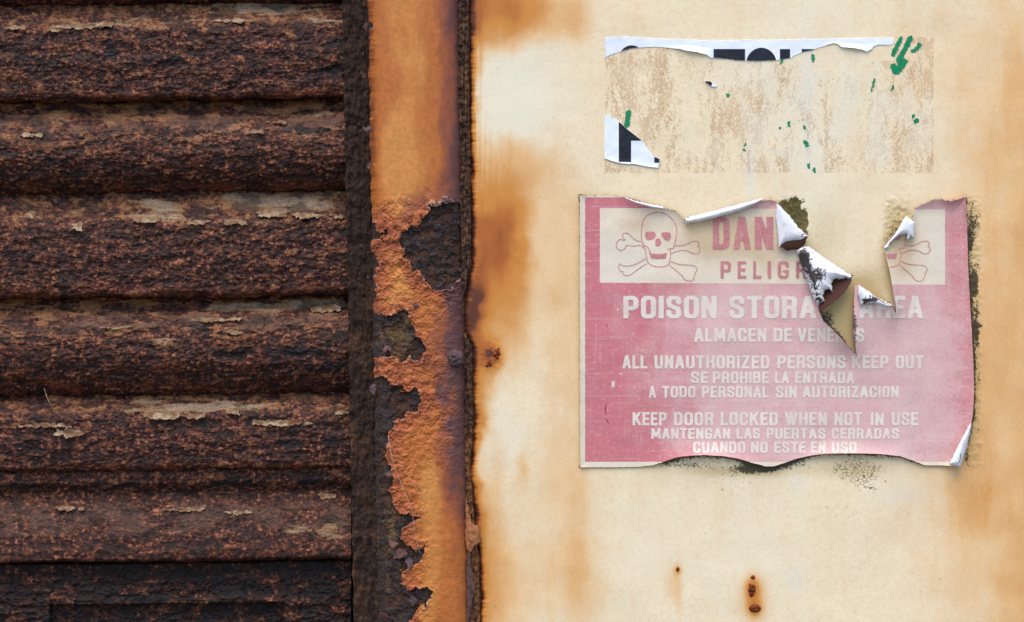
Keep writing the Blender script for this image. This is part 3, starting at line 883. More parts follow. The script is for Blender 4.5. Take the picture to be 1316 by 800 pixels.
def post():
    root = thing("door_post", "upright steel post of flaking orange rusted paint between shutter and cream wall", "post", loc=((535 - 658) * PX, 0, 0))
    v1 = np.linspace(-1, 1, 240)
    gv = spaced(PYT, PYB, -20, 820, 0.62, 12)
    v, py = np.meshgrid(np.sign(v1) * (1 - (1 - np.abs(v1)) ** 1.25), gv)
    l, r = xL(py), xR(py)
    edge = 2.6 * fbm(py / 22, v * 0, 5, 3) * np.abs(v) ** 8
    px = (l + r) / 2 + v * ((r - l) / 2 + edge)
    u = (v + 1) / 2
    y = -0.011 + 0.003 * np.abs(v) ** 2 + 0.017 * np.abs(v) ** 9 + 0.004 * np.clip(v, 0, 1) ** 3
    wx = px + 5 * fbm(px / 13, py / 13, 4, 71) + 1.5 * fbm(px / 3.5, py / 3.5, 2, 72)
    wy = py + 5 * fbm(px / 13, py / 13, 4, 73) + 1.5 * fbm(px / 3.5, py / 3.5, 2, 74)
    sd = np.full(px.shape, -1e9)
    near = (py > -30) & (py < 1010)
    for pl in BARE:
        sd[near] = np.maximum(sd[near], poly_sd(wx[near], wy[near], pl))
    # a few bare specks outside the frame too
    far = ~near
    sd[far] = 12 * (fbm(px[far] / 40, py[far] / 60, 3, 75) - 0.35)
    sc = sstep(-0.9, 0.9, sd)
    coat = 1 - sc
    dc = np.maximum(-sd, 0)
    rough = np.clip(sstep(235, 285, py + 20 * fbm(px / 30, py / 30, 2, 81)) * (0.35 + 0.8 * np.exp(-dc / 16)), 0, 1) * coat
    rough = rough * (1 - 0.75 * blob(px, py, 570, 430, 30, 40)) * (1 - 0.8 * sstep(0.28, 0.6, u + 0.12 * fbm(px / 20, py / 30, 3, 89)) * sstep(540, 640, py))
    lip = np.exp(-dc / 3.5) * coat * (0.75 + 0.9 * fbm(px / 8, py / 8, 3, 82)) + 0.9 * coat * np.exp(-dc / 5) * blob(px, py, 562, 258, 24, 12, 4)
    bub = fbm(px / 10, py / 10, 4, 83)
    t = coat * (0.0021 + rough * (0.0017 * bub + 0.0006 * fbm(px / 3.5, py / 3.5, 3, 84)) + 0.0006 * fbm(px / 70, py / 90, 3, 85) + 0.0011 * np.clip(lip, 0, 1))
    f1, f2, cid = worley(px / 10 + 0.5 * bub, py / 9 + 0.5 * fbm(px / 9, py / 9, 3, 95), 86)
    t = t + sc * (-0.0012 + 0.0007 * (0.6 - f1) + 0.0011 * fbm(px / 16, py / 14, 5, 87) + 0.0017 * cid - 0.0008 * sstep(0.12, 0.0, f2 - f1))
    # dark smudged veins where the lifting coat has cracked
    t = t - 0.0012 * coat * rough * sstep(0.80, 0.95, 1 - np.abs(fbm(px / 22, py / 22, 3, 88)) * 2.2)
    y = y - t
    hot = 0.75 * blob(u, py, 0.40, 90, 0.30, 330, 3) * (0.85 + 0.4 * fbm(px / 40, py / 90, 3, 91)) + 0.55 * blob(px, py, 505, 210, 26, 50) + 0.75 * blob(px, py, 512, 385, 22, 24) + 0.5 * blob(px, py, 515, 325, 12, 40)  # lighter orange areas; the upper centre-left band paints in a highlight
    hot = hot + 0.62 * blob(px, py, 556, 700, 18, 110, 3) + 0.5 * blob(px, py, 553, 620, 18, 40) + 0.5 * blob(px, py, 520, 480, 14, 20) + 0.4 * blob(px, py, 516, 560, 10, 30) + 0.4 * blob(px, py, 545, 790, 20, 40)
    pur = 0.95 * sstep(0.56, 1.0, u + 0.08 * fbm(px / 25, py / 50, 3, 92)) * (1 - 0.6 * sstep(640, 700, py)) + 0.5 * sstep(0.1, 0.0, u + 0.05 * fbm(px / 9, py / 16, 3, 93)) * sstep(260, 200, py)  # purple rust; the right side also has the rounded face's shade painted in
    pur = pur + rough * (0.16 + 0.5 * fbm(px / 18, py / 18, 4, 94)) + 0.35 * blob(px, py, 545, 262, 40, 30) + 0.22 * blob(px, py, 572, 520, 24, 90) + 0.3 * blob(px, py, 560, 440, 30, 50) + 0.25 * blob(px, py, 520, 310, 60, 60) + 0.25 * blob(px, py, 586, 600, 14, 50)
    moss = 0.6 * blob(px, py, 515, 430, 30, 30) + 0.5 * blob(px, py, 505, 690, 20, 60)
    X, Y, Z = P3(px, py, y)
    grid("post_face", X, Y, Z, MP, root, dict(scale=sc, hot=hot, purple=np.clip(pur, 0, 1.2), rough=rough, lip=lip, moss=moss, plate=cid))
    # recessed jamb strip, left of the post
    c = np.concatenate([np.array([0, 0.02, 0.04]), np.linspace(0.05, 1, 90)])
    gv = spaced(PYT, PYB, -20, 820, 0.8, 12)
    cc, py = np.meshgrid(c, gv)
    ed = 1.6 * fbm(py / 22, cc * 0, 4, 101) + 0.8 * fbm(py / 5, cc * 0, 3, 102)
    l = xJ(py) + ed
    px = l + np.clip((cc - 0.04) / 0.96, 0, 1) * (xL(py) + 26 - l)
    base = np.where(cc < 0.01, 0.075, np.where(cc < 0.03, 0.022, 0.0125))
    ft = fbm(px / 6, py / 30, 5, 103) * 0.0011 + fbm(px / 12, py / 14, 5, 104) * 0.0014 + 0.0006 * ridged(px / 6, py / 16, 3, 105)
    y = base - ft * (cc > 0.03) - 0.004 * sstep(460, 560, py) * sstep(0.3, 0.8, cc)
    X, Y, Z = P3(px, py, y)
    tan = 0.4 * sstep(0.1, 0.5, fbm(px / 10, py / 40, 4, 106)) * sstep(470, 560, py)
    grid("jamb_strip", X, Y, Z, MF, root, dict(tan=tan), label="dark brown flaking jamb strip")
    # layered scale in the seam on the right of the post
    gv = spaced(PYT, PYB, -20, 820, 0.7, 12)
    cc, py = np.meshgrid(np.linspace(0, 1, 60), gv)
    px = xR(py) - 6 + cc * 34 + 0 * cc
    ly = fbm(px / 2.6, py / 34, 4, 111)
    y = -0.0004 - 0.0019 * ly - 0.0018 * fbm(px / 6, py / 8, 4, 112) + 0.005 * sstep(0.1, 0.45, fbm(px * 0.12, py / 60, 3, 113)) * sstep(0.3, 0.7, cc) - 0.0025 * blob(px, py, 598, 330, 6, 45) + 0.012 * sstep(-2.5, 4, px - xW(py))
    X, Y, Z = P3(px, py, y)
    low = sstep(530, 600, py + 30 * fbm(px / 10, py / 40, 2, 115))
    tan = np.clip(0.9 * fbm(px / 3, py / 40, 3, 114) + 0.2 + 0.8 * low, 0, 1)
    grid("seam_scale", X, Y, Z, MSEAM, root, dict(tan=tan), label="layered brown rust scale in the seam")
    # dark lump on the post
    n, q = 36, 14
    th = np.linspace(0, 2 * np.pi, n, endpoint=False)
    V, F = [], []
    for i in range(q + 1):
        rr = i / q
        k = rr * (1 + 0.22 * fbm(np.cos(th) * 1.6, np.sin(th) * 1.6, 3, 121))
        bx, by = 585 + 12 * k * np.cos(th), 461 + 13 * k * np.sin(th)
        hh = -0.0085 - 0.0065 * (1 - rr ** 4) - 0.002 * fbm(bx / 6, by / 6, 4, 122) * (rr < 0.98)
        a, b, cz = P3(bx, by, hh + 0.006 * (rr > 0.99))
        V += list(zip(a, b, cz))
    for i in range(q):
        for k in range(n):
            F.append((i * n + k, (i + 1) * n + k, (i + 1) * n + (k + 1) % n, i * n + (k + 1) % n))
    build("rust_lump", V, F, MLUMP, root)
    # tan lip and thin lifted coat at the lower right edge
    sheet("paint_lip", [(599, 640), (603, 655), (606, 672), (615, 677), (617, 682), (617, 697), (610, 702), (605, 711), (600, 706), (598, 694)], MTAN, root,
          lambda x, y, s: -0.0045 - 0.0005 * np.sqrt(np.maximum(s, 0)) + 0.0003 * fbm(x / 4, y / 5, 3, 131), 0.6, 1.2, 5, 0.0006, seed=3, label="curled tan lip of paint")
    sheet("paint_lip", [(601, 706), (605, 711), (607, 736), (610.5, 758), (608, 768), (606.5, 779), (603, 800), (602, 830), (599, 830), (599, 736)], MFLAKEP, root,
          lambda x, y, s: -0.0035 - 0.0008 * np.sqrt(np.maximum(s, 0)), 0.6, 1.2, 6, 0.0005, seed=4, label="thin purple edge of lifted paint")
    # loose chips along the left edge and on the bare scale
    k = 0
    for cx, cy, a, b in ((470, 34, 3.5, 7), (467, 97, 5, 4), (472, 166, 5, 4), (475, 212, 3, 7), (488, 470, 6, 8), (480, 500, 5, 8), (512, 712, 11, 6), (505, 700, 8, 6), (527, 722, 6, 9), (499, 610, 6, 7), (536, 392, 5, 6), (530, 772, 8, 8), (497, 448, 7, 5), (556, 262, 9, 5), (572, 258, 10, 4)):
        k += 1
        pl = []
        for j in range(9):
            th = 2 * math.pi * j / 9
            rr = random.uniform(0.6, 1.15)
            pl.append((cx + a * rr * math.cos(th), cy + b * rr * math.sin(th)))
        tx, ty = random.uniform(-1, 1) * 0.0004, random.uniform(-0.2, 1) * 0.0004
        base = -0.0128 if cx > 490 else -0.0025
        sheet("paint_flake", pl, MFLAKEP if k % 3 else MLUMP, root,
              lambda x, y, s, cx=cx, cy=cy, tx=tx, ty=ty, b0=base: b0 + tx * (x - cx) - ty * (y - cy) - 0.0006 * fbm(x / 5, y / 5, 3, 140), 0.7, 1.6, 5, 0.0005, seed=k)
    return root
POST = post()

# ------------------------------------------------------------------ rusted corrugated shutter
TILT = 0.012
def prof_flat(p0, p1, p2):
    return [(p0, 50), (p0 + 1, 46), (p1 - 6, 30), (p1 - 2, 26), (p1 + 6, 23.5), (p1 + (p2 - p1) * .5, 21.5), (p2 - 5, 23), (p2 - 1, 24.5), (p2 + 1.5, 29), (p2 + 1, 50)]
def prof_round(p0, p1, p2):
    h = p2 - p1
    return [(p0, 50), (p0 + 1, 47), (p1 - 4, 36), (p1 + .05 * h, 28.5), (p1 + .16 * h, 23.5), (p1 + .32 * h, 19.8), (p1 + .48 * h, 19), (p1 + .62 * h, 21), (p1 + .75 * h, 25.5), (p1 + .86 * h, 32), (p1 + .95 * h, 40), (p2, 50)]
def prof_step(p0, p1, p2):
    h = p2 - p1
    return [(p0, 50), (p0 + 1, 31), (p0 + 4, 29), (p0 + 18, 29.5), (p1 - 10, 37), (p1 - 3, 36), (p1 + .1 * h, 29), (p1 + .3 * h, 24), (p1 + .6 * h, 20.5), (p1 + .85 * h, 18.5), (p2 - 2, 18.5), (p2, 21), (p2 + 1, 50)]

SLATS = [(prof_flat, 5, 33, 126), (prof_round, 126, 152, 248), (prof_flat, 246, 284, 379), (prof_round, 377, 402, 509), (prof_flat, 507, 531, 602), (prof_step, 602, 642, 720)]

def dens(pts, step):
    P = np.array(pts, float)
    seg = np.hypot(np.diff(P[:, 0]), np.diff(P[:, 1]) / (PX * 1000))
    s = np.concatenate([[0], np.cumsum(seg)])
    t = np.arange(0, s[-1], 0.4)
    a, b = np.interp(t, s, P[:, 0]), np.interp(t, s, P[:, 1])
    k = np.hanning(15); k /= k.sum()
    pa, pb = np.pad(a, 7, mode='edge'), np.pad(b, 7, mode='edge')
    a, b = np.convolve(pa, k, 'valid'), np.convolve(pb, k, 'valid')
    tt = np.arange(0, t[-1], step)
    return np.interp(tt, t, a), np.interp(tt, t, b) / 1000, tt

PALE_SPOTS = [(345, 12, 100, 9, 1.0), (110, 31, 60, 4, .8), (200, 27, 60, 6, .5), (410, 28, 40, 5, .5), (365, 262, 85, 13, 1.25), (205, 268, 40, 9, .9), (70, 276, 60, 4, .5), (200, 281, 50, 5, .7), (300, 285, 70, 5, .5),
              (310, 397, 60, 6, .9), (410, 392, 50, 8, 1.0), (275, 413, 30, 2.5, .9), (330, 172, 16, 5, .7), (40, 172, 20, 4, .6), (225, 525, 60, 9, .9), (300, 522, 50, 6, .6), (340, 530, 40, 5, .6), (440, 536, 16, 4, .8), (420, 150, 40, 4, .5), (385, 680, 26, 9, .6), (430, 682, 20, 12, .65), (405, 695, 50, 10, .35), (210, 438, 24, 8, .6), (300, 170, 30, 6, .4)]
DARK_SPOTS = [(190, 75, 18, 16, .9), (225, 78, 14, 14, .9), (270, 72, 14, 10, .8), (432, 60, 20, 18, 1), (428, 95, 14, 14, 1), (55, 76, 30, 16, .7), (140, 70, 8, 10, .8), (180, 328, 28, 12, .7), (40, 330, 14, 10, .7), (195, 453, 14, 10, .8), (285, 455, 24, 18, .8), (360, 460, 40, 26, .8), (420, 450, 30, 26, .7),
              (15, 205, 16, 18, .5), (400, 168, 34, 10, .6), (100, 220, 14, 8, .7), (80, 585, 40, 16, .8), (20, 580, 30, 14, .7), (200, 575, 30, 14, .7), (370, 575, 34, 18, .9), (430, 570, 24, 18, .9), (270, 548, 16, 8, .8), (170, 620, 28, 14, .8), (60, 622, 30, 12, .7), (270, 625, 40, 12, .6), (400, 615, 60, 14, .8), (200, 690, 12, 6, .6), (240, 708, 14, 6, .7)]

def rust_fields(px, s, py, kind, f):
    """relief (metres, outwards) and colour masks for a rusted slat; f runs 0 (top of ledge) .. 1 (bottom)"""
    a = fbm(px / 60, s / 26, 4, 201)
    b = fbm(px / 15, s / 12, 5, 202)
    c = fbm(px / 6, s / 5, 4, 203)
    lay = fbm(px / 24, s / 15, 5, 204)
    lay2 = fbm(px / 46, s / 13, 5, 205)
    t1 = sstep(0.02, 0.07, lay)
    t2 = sstep(0.12, 0.16, lay2)
    f1, f2, cid = worley(px / 9 + 0.5 * b, s / 7 + 0.4 * c, 206)
    g1, g2, gid = worley(px / 5 + 0.3 * b, s / 4.6, 211)
    e = fbm(px / 2.6, s / 2.4, 2, 212)
    d = 0.0012 * a + 0.0008 * b + 0.0005 * c + 0.0009 * t1 + 0.0009 * t2 + 0.0005 * (cid - 0.5) + 0.0004 * (0.5 - f1) + 0.00035 * (gid - 0.5) + 0.0005 * (0.5 - g1) + 0.00035 * e
    crust = 0.5 + 0.5 * c + 0.35 * b + 0.45 * (gid - 0.5) + 0.5 * (0.45 - g1) + 0.25 * e
    dust = sstep(0.0, 0.04, f) * sstep(0.34, 0.24, f)
    pale = np.zeros_like(px); dark = np.zeros_like(px)
    for cx, cy, rx, ry, k in PALE_SPOTS:
        pale = pale + k * blob(px, py, cx, cy, rx, ry, 3)
    for cx, cy, rx, ry, k in DARK_SPOTS:
        dark = dark + k * blob(px, py, cx, cy, rx * 0.9, ry * 0.9)
    pale = pale * (0.86 + 0.5 * lay2) + 0.35 * sstep(0.25, 0.5, lay2) * sstep(0.35, 0.15, f)
    dark = dark * (0.7 + 0.5 * b) + 0.5 * sstep(0.25, 0.6, fbm(px / 40, s / 20, 4, 207))
    d = d - 0.0012 * np.clip(dark, 0, 1) * sstep(0.3, 0.7, dark)
    d = d - 0.0006 * sstep(0.4, 0.7, pale)
    if kind == 'flat':
        och = 0.22 + 0.45 * t1 * sstep(-0.1, 0.4, b) + 0.25 * sstep(0.3, 0.2, f)
        org = 0.55 * sstep(0.82, 0.97, f) + 0.2 * sstep(0.0, 0.4, a)
        grey = 0.2 * sstep(0.28, 0.05, f)
    else:
        och = 0.30 + 0.5 * t2 * sstep(0.75, 0.35, f) + 0.25 * sstep(0.5, 0.3, f) * t1
        org = 0.15 + 0.35 * sstep(0.1, 0.5, a) + 0.3 * sstep(0.6, 0.95, f)
        grey = 0.95 * blob(f, 0, 0.30, 0, 0.10, 1, 3) * sstep(-0.3, 0.25, a)  # thin grey film that also paints in the highlight on the rib tops
    if kind == 'step':
        grey = 0.85 * blob(f, 0, 0.55, 0, 0.20, 1, 3) * sstep(-0.5, 0.1, a)
        org = 0.1 + 0.42 * sstep(0.62, 0.92, f) * (0.7 + 0.8 * b)
        och = 0.15 + 0.2 * t1
        d = d * (1 - 0.5 * sstep(0.42, 0.55, f))
    return d, dict(pale=np.clip(pale, 0, 1.2), dark=np.clip(dark, 0, 1.2), ochre=och + 0.24 * dust * sstep(-0.25, 0.2, a), orange=org, grey=np.clip(grey, 0, 1), crust=crust, plum=(0.75 if kind == 'flat' else 0.35) + 0.6 * fbm(px / 55, s / 40, 3, 213), sooty=0.55 + 1.0 * fbm(px / 34, s / 22, 4, 214))

def shutter():
    root = thing("rusty_shutter", "heavily rusted brown corrugated steel shutter with peeling pale paint on its ledges", "shutter", loc=((0 - 658) * PX, 0.03, 0))
    slats = []
    jobs = [(fn, a, b, c, True) for fn, a, b, c in SLATS]
    for k in range(1, 5):
        o = -245 * k
        jobs.append((prof_flat, 5 + o, 33 + o, 126 + o, False))
        jobs.append((prof_round, 126 + o, 152 + o, 250 + o, k == 1))
    for fn, p0, p1, p2, fine in jobs:
        tp, ty, ts = dens(fn(p0, p1, p2), 0.75 if fine else 3.0)
        gu = spaced(-1500, 452, -12, 452, 0.8, 14) if fine else spaced(-1500, 452, -12, 452, 6, 14)
        px, tt = np.meshgrid(gu, ts)
        bp = np.broadcast_to(tp[:, None], px.shape)
        by = np.broadcast_to(ty[:, None], px.shape)
        ny = np.gradient(tp) * PX
        nz = np.gradient(ty)
        L = np.hypot(ny, nz) + 1e-12
        # outward normal of the profile in (py, depth)
        nd, npy = -(ny / L)[:, None], (nz / L)[:, None]
        kind = {prof_flat: 'flat', prof_round: 'round', prof_step: 'step'}[fn]
        f = (bp - p0) / (p2 - p0)
        d, at = rust_fields(px, tt + p0, bp - TILT * 0, kind, f)
        d = d - 0.0020 * fbm(px / 160, tt * 0 + p0, 3, 208)
        d = d * 0.8
        py2 = bp + npy * d / PX - TILT * (px - 220) + 1.2 * fbm(px / 50, 0 * px + p0, 3, 209)
        y2 = by + nd * d
        X, Y, Z = P3(px, py2, y2)
        o = grid("slat", X, Y, Z, MR, root, at)
        slats.append((o, fn, p0, p1, p2, tp, ty))
    # bottom rail: flat plate with a recessed frame
    gu = spaced(-1500, 452, -12, 452, 0.8, 14)
    gv = spaced(718, PYB, 718, 822, 0.8, 12)
    px, py = np.meshgrid(gu, gv)
    d, at = rust_fields(px, py, py, 'flat', 0.5 + 0 * px)
    ins = poly_sd(px + 1.5 * fbm(px / 9, py / 9, 3, 215), py + 1.5 * fbm(px / 9, py / 9, 3, 216), [(64, 776), (366, 776), (366, 1500), (64, 1500)])
    rim = poly_sd(px, py, [(45, 766), (385, 766), (385, 1520), (45, 1520)])
    y = 0.034 - d * 1.2 + 0.009 * sstep(-1, 2, ins) - 0.0025 * sstep(-2, 6, rim)
    y = y + 0.012 * sstep(726, 718, py)
    at['dark'] = np.clip(at['dark'] + 0.58 + 0.3 * fbm(px / 30, py / 22, 3, 217), 0, 1)
    at['ochre'] = 0.35 + 0.4 * np.exp(-np.abs(ins) / 16) * (fbm(px / 20, py / 10, 3, 218) + 0.4)
    at['pale'] = 0 * px
    X, Y, Z = P3(px, py - TILT * (px - 220), y)
    rail = grid("bottom_rail", X, Y, Z, MR, root, at, label="blackened bottom rail with a recessed frame")
    # backing sheet behind the slats
    x0, x1 = (-1500 - 658) * PX, (470 - 658) * PX
    zt = ZC - (-1010 - 400) * PX
    V = [(x0, 0.055, 0), (x1, 0.055, 0), (x1, 0.075, 0), (x0, 0.075, 0), (x0, 0.055, zt), (x1, 0.055, zt), (x1, 0.075, zt), (x0, 0.075, zt)]
    F = [(0, 1, 5, 4), (1, 2, 6, 5), (2, 3, 7, 6), (3, 0, 4, 7), (4, 5, 6, 7), (0, 3, 2, 1)]
    build("backing_sheet", V, F, MF, root, smooth=False)
    # flakes of lifting paint on the ledges
    FL = [(0, 100, 33, 30, 3), (0, 135, 31, 16, 2.5), (0, 70, 36, 10, 3), (0, 300, 27, 26, 2.5), (0, 20, 34, 12, 3),
          (1, 330, 171, 10, 3), (1, 360, 159, 18, 2), (1, 40, 172, 16, 2.5),
          (2, 190, 282, 18, 4), (2, 255, 287, 14, 4), (2, 305, 286, 16, 4), (2, 350, 277, 22, 4), (2, 400, 279, 28, 3.5), (2, 100, 290, 8, 5), (2, 437, 281, 8, 3), (2, 42, 274, 6, 5),
          (3, 272, 412, 22, 2.5), (3, 300, 411, 12, 2), (3, 300, 428, 14, 3), (3, 150, 420, 20, 2), (3, 420, 399, 22, 5),
          (4, 205, 534, 28, 5), (4, 250, 535, 16, 4), (4, 300, 530, 10, 4), (4, 440, 533, 10, 3), (4, 60, 545, 34, 3),  (4, 360, 545, 40, 4), (4, 90, 556, 22, 5),
          (5, 90, 652, 24, 2.5), (5, 240, 655, 26, 2.5), (5, 420, 640, 12, 5), (5, 310, 660, 20, 2.5)]
    for k, (si, cx, cy, a, b) in enumerate(FL):
        o, fn, p0, p1, p2, tp, ty = slats[si]
        front = np.interp(cy, np.maximum.accumulate(tp), ty)
        lo = np.interp(cy + b, np.maximum.accumulate(tp), ty)
        hi = np.interp(cy - b, np.maximum.accumulate(tp), ty)
        sl = (lo - hi) / (2 * b)
        cyy = cy - TILT * (cx - 220)
        pl = []
        n = 14
        for j in range(n):
            th = 2 * math.pi * j / n
            rr = random.uniform(0.65, 1.2)
            pl.append((cx + a * rr * math.cos(th), cyy + b * rr * math.sin(th)))
        sheet("paint_flake", pl, MFLAKE, o,
              lambda x, y, s, cy=cyy, f0=front, sl=sl, k=k: f0 - 0.0026 + sl * (y - cy) - 0.00016 * np.maximum(y - cy, 0) ** 1.4 - 0.0008 * fbm(x / 12, y / 6, 3, 230 + k), 0.7, 2.2, 7, 0.0005, seed=k)
    return root
SHUT = shutter()

# ------------------------------------------------------------------ poison sign
def sign():
    root = thing("warning_sign", "faded pink poison storage warning sign with torn curling upper edge", "sign", 998, 601, -0.001)
    def attrs(px, py, sd):
        ink = sstep(751.2, 752.6, px + 0.4 * fbm(px / 6, py / 6, 2, 301)) * sstep(594.5, 593.2, py) * sstep(253.2, 254.6, py)
        pan = sstep(770.3, 771.6, px) * sstep(1215.2, 1213.8, px) * sstep(267, 268.3, py - 0.004 * (px - 771)) * sstep(364.2, 362.8, py - 0.006 * (px - 771))
        ink = ink * (1 - pan)
        fade = 0.12 + 0.58 * sstep(780, 930, px) + 0.14 * sstep(930, 1080, px) - 0.32 * sstep(1170, 1245, px) - 0.3 * sstep(560, 596, py) * sstep(1000, 860, px) - 0.1 * sstep(395, 360, py)
        wet = 0.95 * blob(px, py, 915, 300, 60, 45) + 0.5 * blob(px, py, 810, 285, 40, 25) + 0.5 * blob(px, py, 1000, 320, 50, 60) + 0.7 * blob(px, py, 1160, 320, 24, 50) + 0.35 * blob(px, py, 1140, 300, 50, 50)
        wet = wet + 0.5 * sstep(0.35, 0.6, fbm(px / 14, py / 120, 3, 302)) * blob(px, py, 900, 520, 120, 80)
        bl = blob(px, py, 800, 335, 50, 40) + blob(px, py, 1205, 320, 16, 50) + 0.5 * blob(px, py, 960, 358, 60, 12)
        scar = np.exp(-(line_d(px, py, [(781, 512), (778, 525), (780, 540), (786, 552), (794, 560), (805, 566)]) / 0.8) ** 2) * 0.55 + 0.6 * blob(px, py, 778, 526, 2.5, 7) + 0.5 * blob(px, py, 780, 542, 4, 3) + 0.7 * blob(px, py, 780, 419, 3, 5) + 0.5 * blob(px, py, 790, 395, 1.5, 1.5)
        chip = blob(px, py, 788, 494, 2.2, 4.5, 4) + 0.8 * blob(px, py, 798, 481, 1.6, 1.6) + 0.8 * blob(px, py, 794, 398, 2, 2) + 0.7 * blob(px, py, 814, 430, 1.3, 1.6)
        mould = 0.5 * np.exp(-(np.abs(np.hypot((px - 788) / 3.6, (py - 494) / 6.2) - 1) / 0.3) ** 2)
        mould = mould + 0.6 * np.exp(-sd / 4) * blob(px, py, 1080, 420, 40, 45) + 0.5 * blob(px, py, 1100, 420, 6, 24) + 0.38 * blob(px, py, 1146, 400, 9, 18) + 0.24 * blob(px, py, 1160, 290, 10, 24)
        mould = mould + 0.40 * blob(px, py, 815, 282, 12, 16) + 0.46 * blob(px, py, 834, 279, 9, 8) + 0.44 * blob(px, py, 866, 285, 4, 14) + 0.40 * blob(px, py, 877, 307, 4, 5) + 0.3 * np.exp(-sd / 2.5) * sstep(350, 300, py)
        mould = mould + 0.34 * np.exp(-sd / 1.6) + 0.4 * np.exp(-(line_d(px, py, [(1244, 454), (1240, 458), (1238, 466)]) / 2) ** 2) + 0.1 * blob(px, py, 1040, 445, 40, 20)
        return dict(ink=ink, fade=fade, wet=wet, bleach=bl, scar=scar, chip=chip, mould=np.clip(mould, 0, 1))
    sheet("sign_sheet", SIGN, MS, root, sign_y, 0.62, 0.5, 4, 0.0005, attrs, 1)

    ly = lambda x, y: sign_y(x, y) - 0.00022
    # ---- lettering
    e = 0.4
    RB = [(0.22, 0), (0.78, 0), (0.94, 0.06), (1, 0.2), (1, 0.8), (0.94, 0.94), (0.78, 1), (0.22, 1), (0.06, 0.94), (0, 0.8), (0, 0.2), (0.06, 0.06), (0.22, 0)]
    STEM = [(0, -e), (0, 1 + e)]
    GLYPH = {
        "A": [[(-0.06, 1.2), (0.46, -0.1)], [(0.54, -0.1), (1.06, 1.2)], [(0.2, 0.72), (0.8, 0.72)]],
        "B": [STEM, [(-e, 0), (0.7, 0), (0.95, 0.1), (0.95, 0.36), (0.72, 0.47), (0, 0.47)], [(0.72, 0.47), (1, 0.6), (1, 0.9), (0.72, 1), (-e, 1)]],
        "C": [[(1, 0.27), (1, 0.2), (0.94, 0.06), (0.78, 0), (0.22, 0), (0.06, 0.06), (0, 0.2), (0, 0.8), (0.06, 0.94), (0.22, 1), (0.78, 1), (0.94, 0.94), (1, 0.8), (1, 0.73)]],
        "D": [STEM, [(-e, 0), (0.7, 0), (0.93, 0.06), (1, 0.22), (1, 0.78), (0.93, 0.94), (0.7, 1), (-e, 1)]],
        "E": [STEM, [(-e, 0), (1 + e, 0)], [(0, 0.49), (0.9, 0.49)], [(-e, 1), (1 + e, 1)]],
        "G": [[(1, 0.24), (1, 0.2), (0.94, 0.06), (0.78, 0), (0.22, 0), (0.06, 0.06), (0, 0.2), (0, 0.8), (0.06, 0.94), (0.22, 1), (0.78, 1), (0.94, 0.94), (1, 0.8), (1, 0.6), (0.64, 0.6)]],
        "H": [STEM, [(1, -e), (1, 1 + e)], [(0, 0.48), (1, 0.48)]],
        "I": [[(0.5, -e), (0.5, 1 + e)]],
        "K": [STEM, [(0, 0.66), (1.02, -0.1)], [(0.36, 0.36), (1.06, 1.12)]],
        "L": [STEM, [(-e, 1), (1 + e, 1)]],
        "M": [STEM, [(1, -e), (1, 1 + e)], [(0.04, -0.1), (0.5, 0.82), (0.96, -0.1)]],
        "N": [STEM, [(1, -e), (1, 1 + e)], [(0.02, -0.05), (0.98, 1.05)]],
        "O": [RB],
        "P": [STEM, [(-e, 0), (0.72, 0), (0.94, 0.07), (1, 0.18), (1, 0.38), (0.94, 0.5), (0.72, 0.56), (0, 0.56)]],
        "R": [STEM, [(-e, 0), (0.72, 0), (0.94, 0.07), (1, 0.16), (1, 0.34), (0.94, 0.45), (0.72, 0.52), (0, 0.52)], [(0.6, 0.52), (0.94, 0.64), (0.98, 1 + e)]],
        "S": [[(1, 0.25), (0.96, 0.08), (0.76, 0), (0.24, 0), (0.03, 0.08), (0, 0.26), (0.1, 0.41), (0.9, 0.59), (1, 0.74), (0.97, 0.92), (0.76, 1), (0.24, 1), (0.04, 0.92), (0, 0.75)]],
        "T": [[(0.5, 0), (0.5, 1 + e)], [(-e, 0), (1 + e, 0)]],
        "U": [[(0, -e), (0, 0.8), (0.06, 0.94), (0.22, 1), (0.78, 1), (0.94, 0.94), (1, 0.8), (1, -e)]],
        "V": [[(-0.06, -0.2), (0.46, 1.1)], [(0.54, 1.1), (1.06, -0.2)]],
        "W": [[(-0.03, -0.2), (0.24, 1.1)], [(0.26, 1.1), (0.5, 0.0), (0.74, 1.1)], [(0.76, 1.1), (1.03, -0.2)]],
        "Z": [[(-e, 0), (1 + e, 0)], [(0.98, 0), (0.02, 1)], [(-e, 1), (1 + e, 1)]],
    }
    WID = dict(I=0.0, M=1.26, W=1.45, E=0.88, L=0.86, T=0.96, A=1.08, V=1.06, K=1.08)
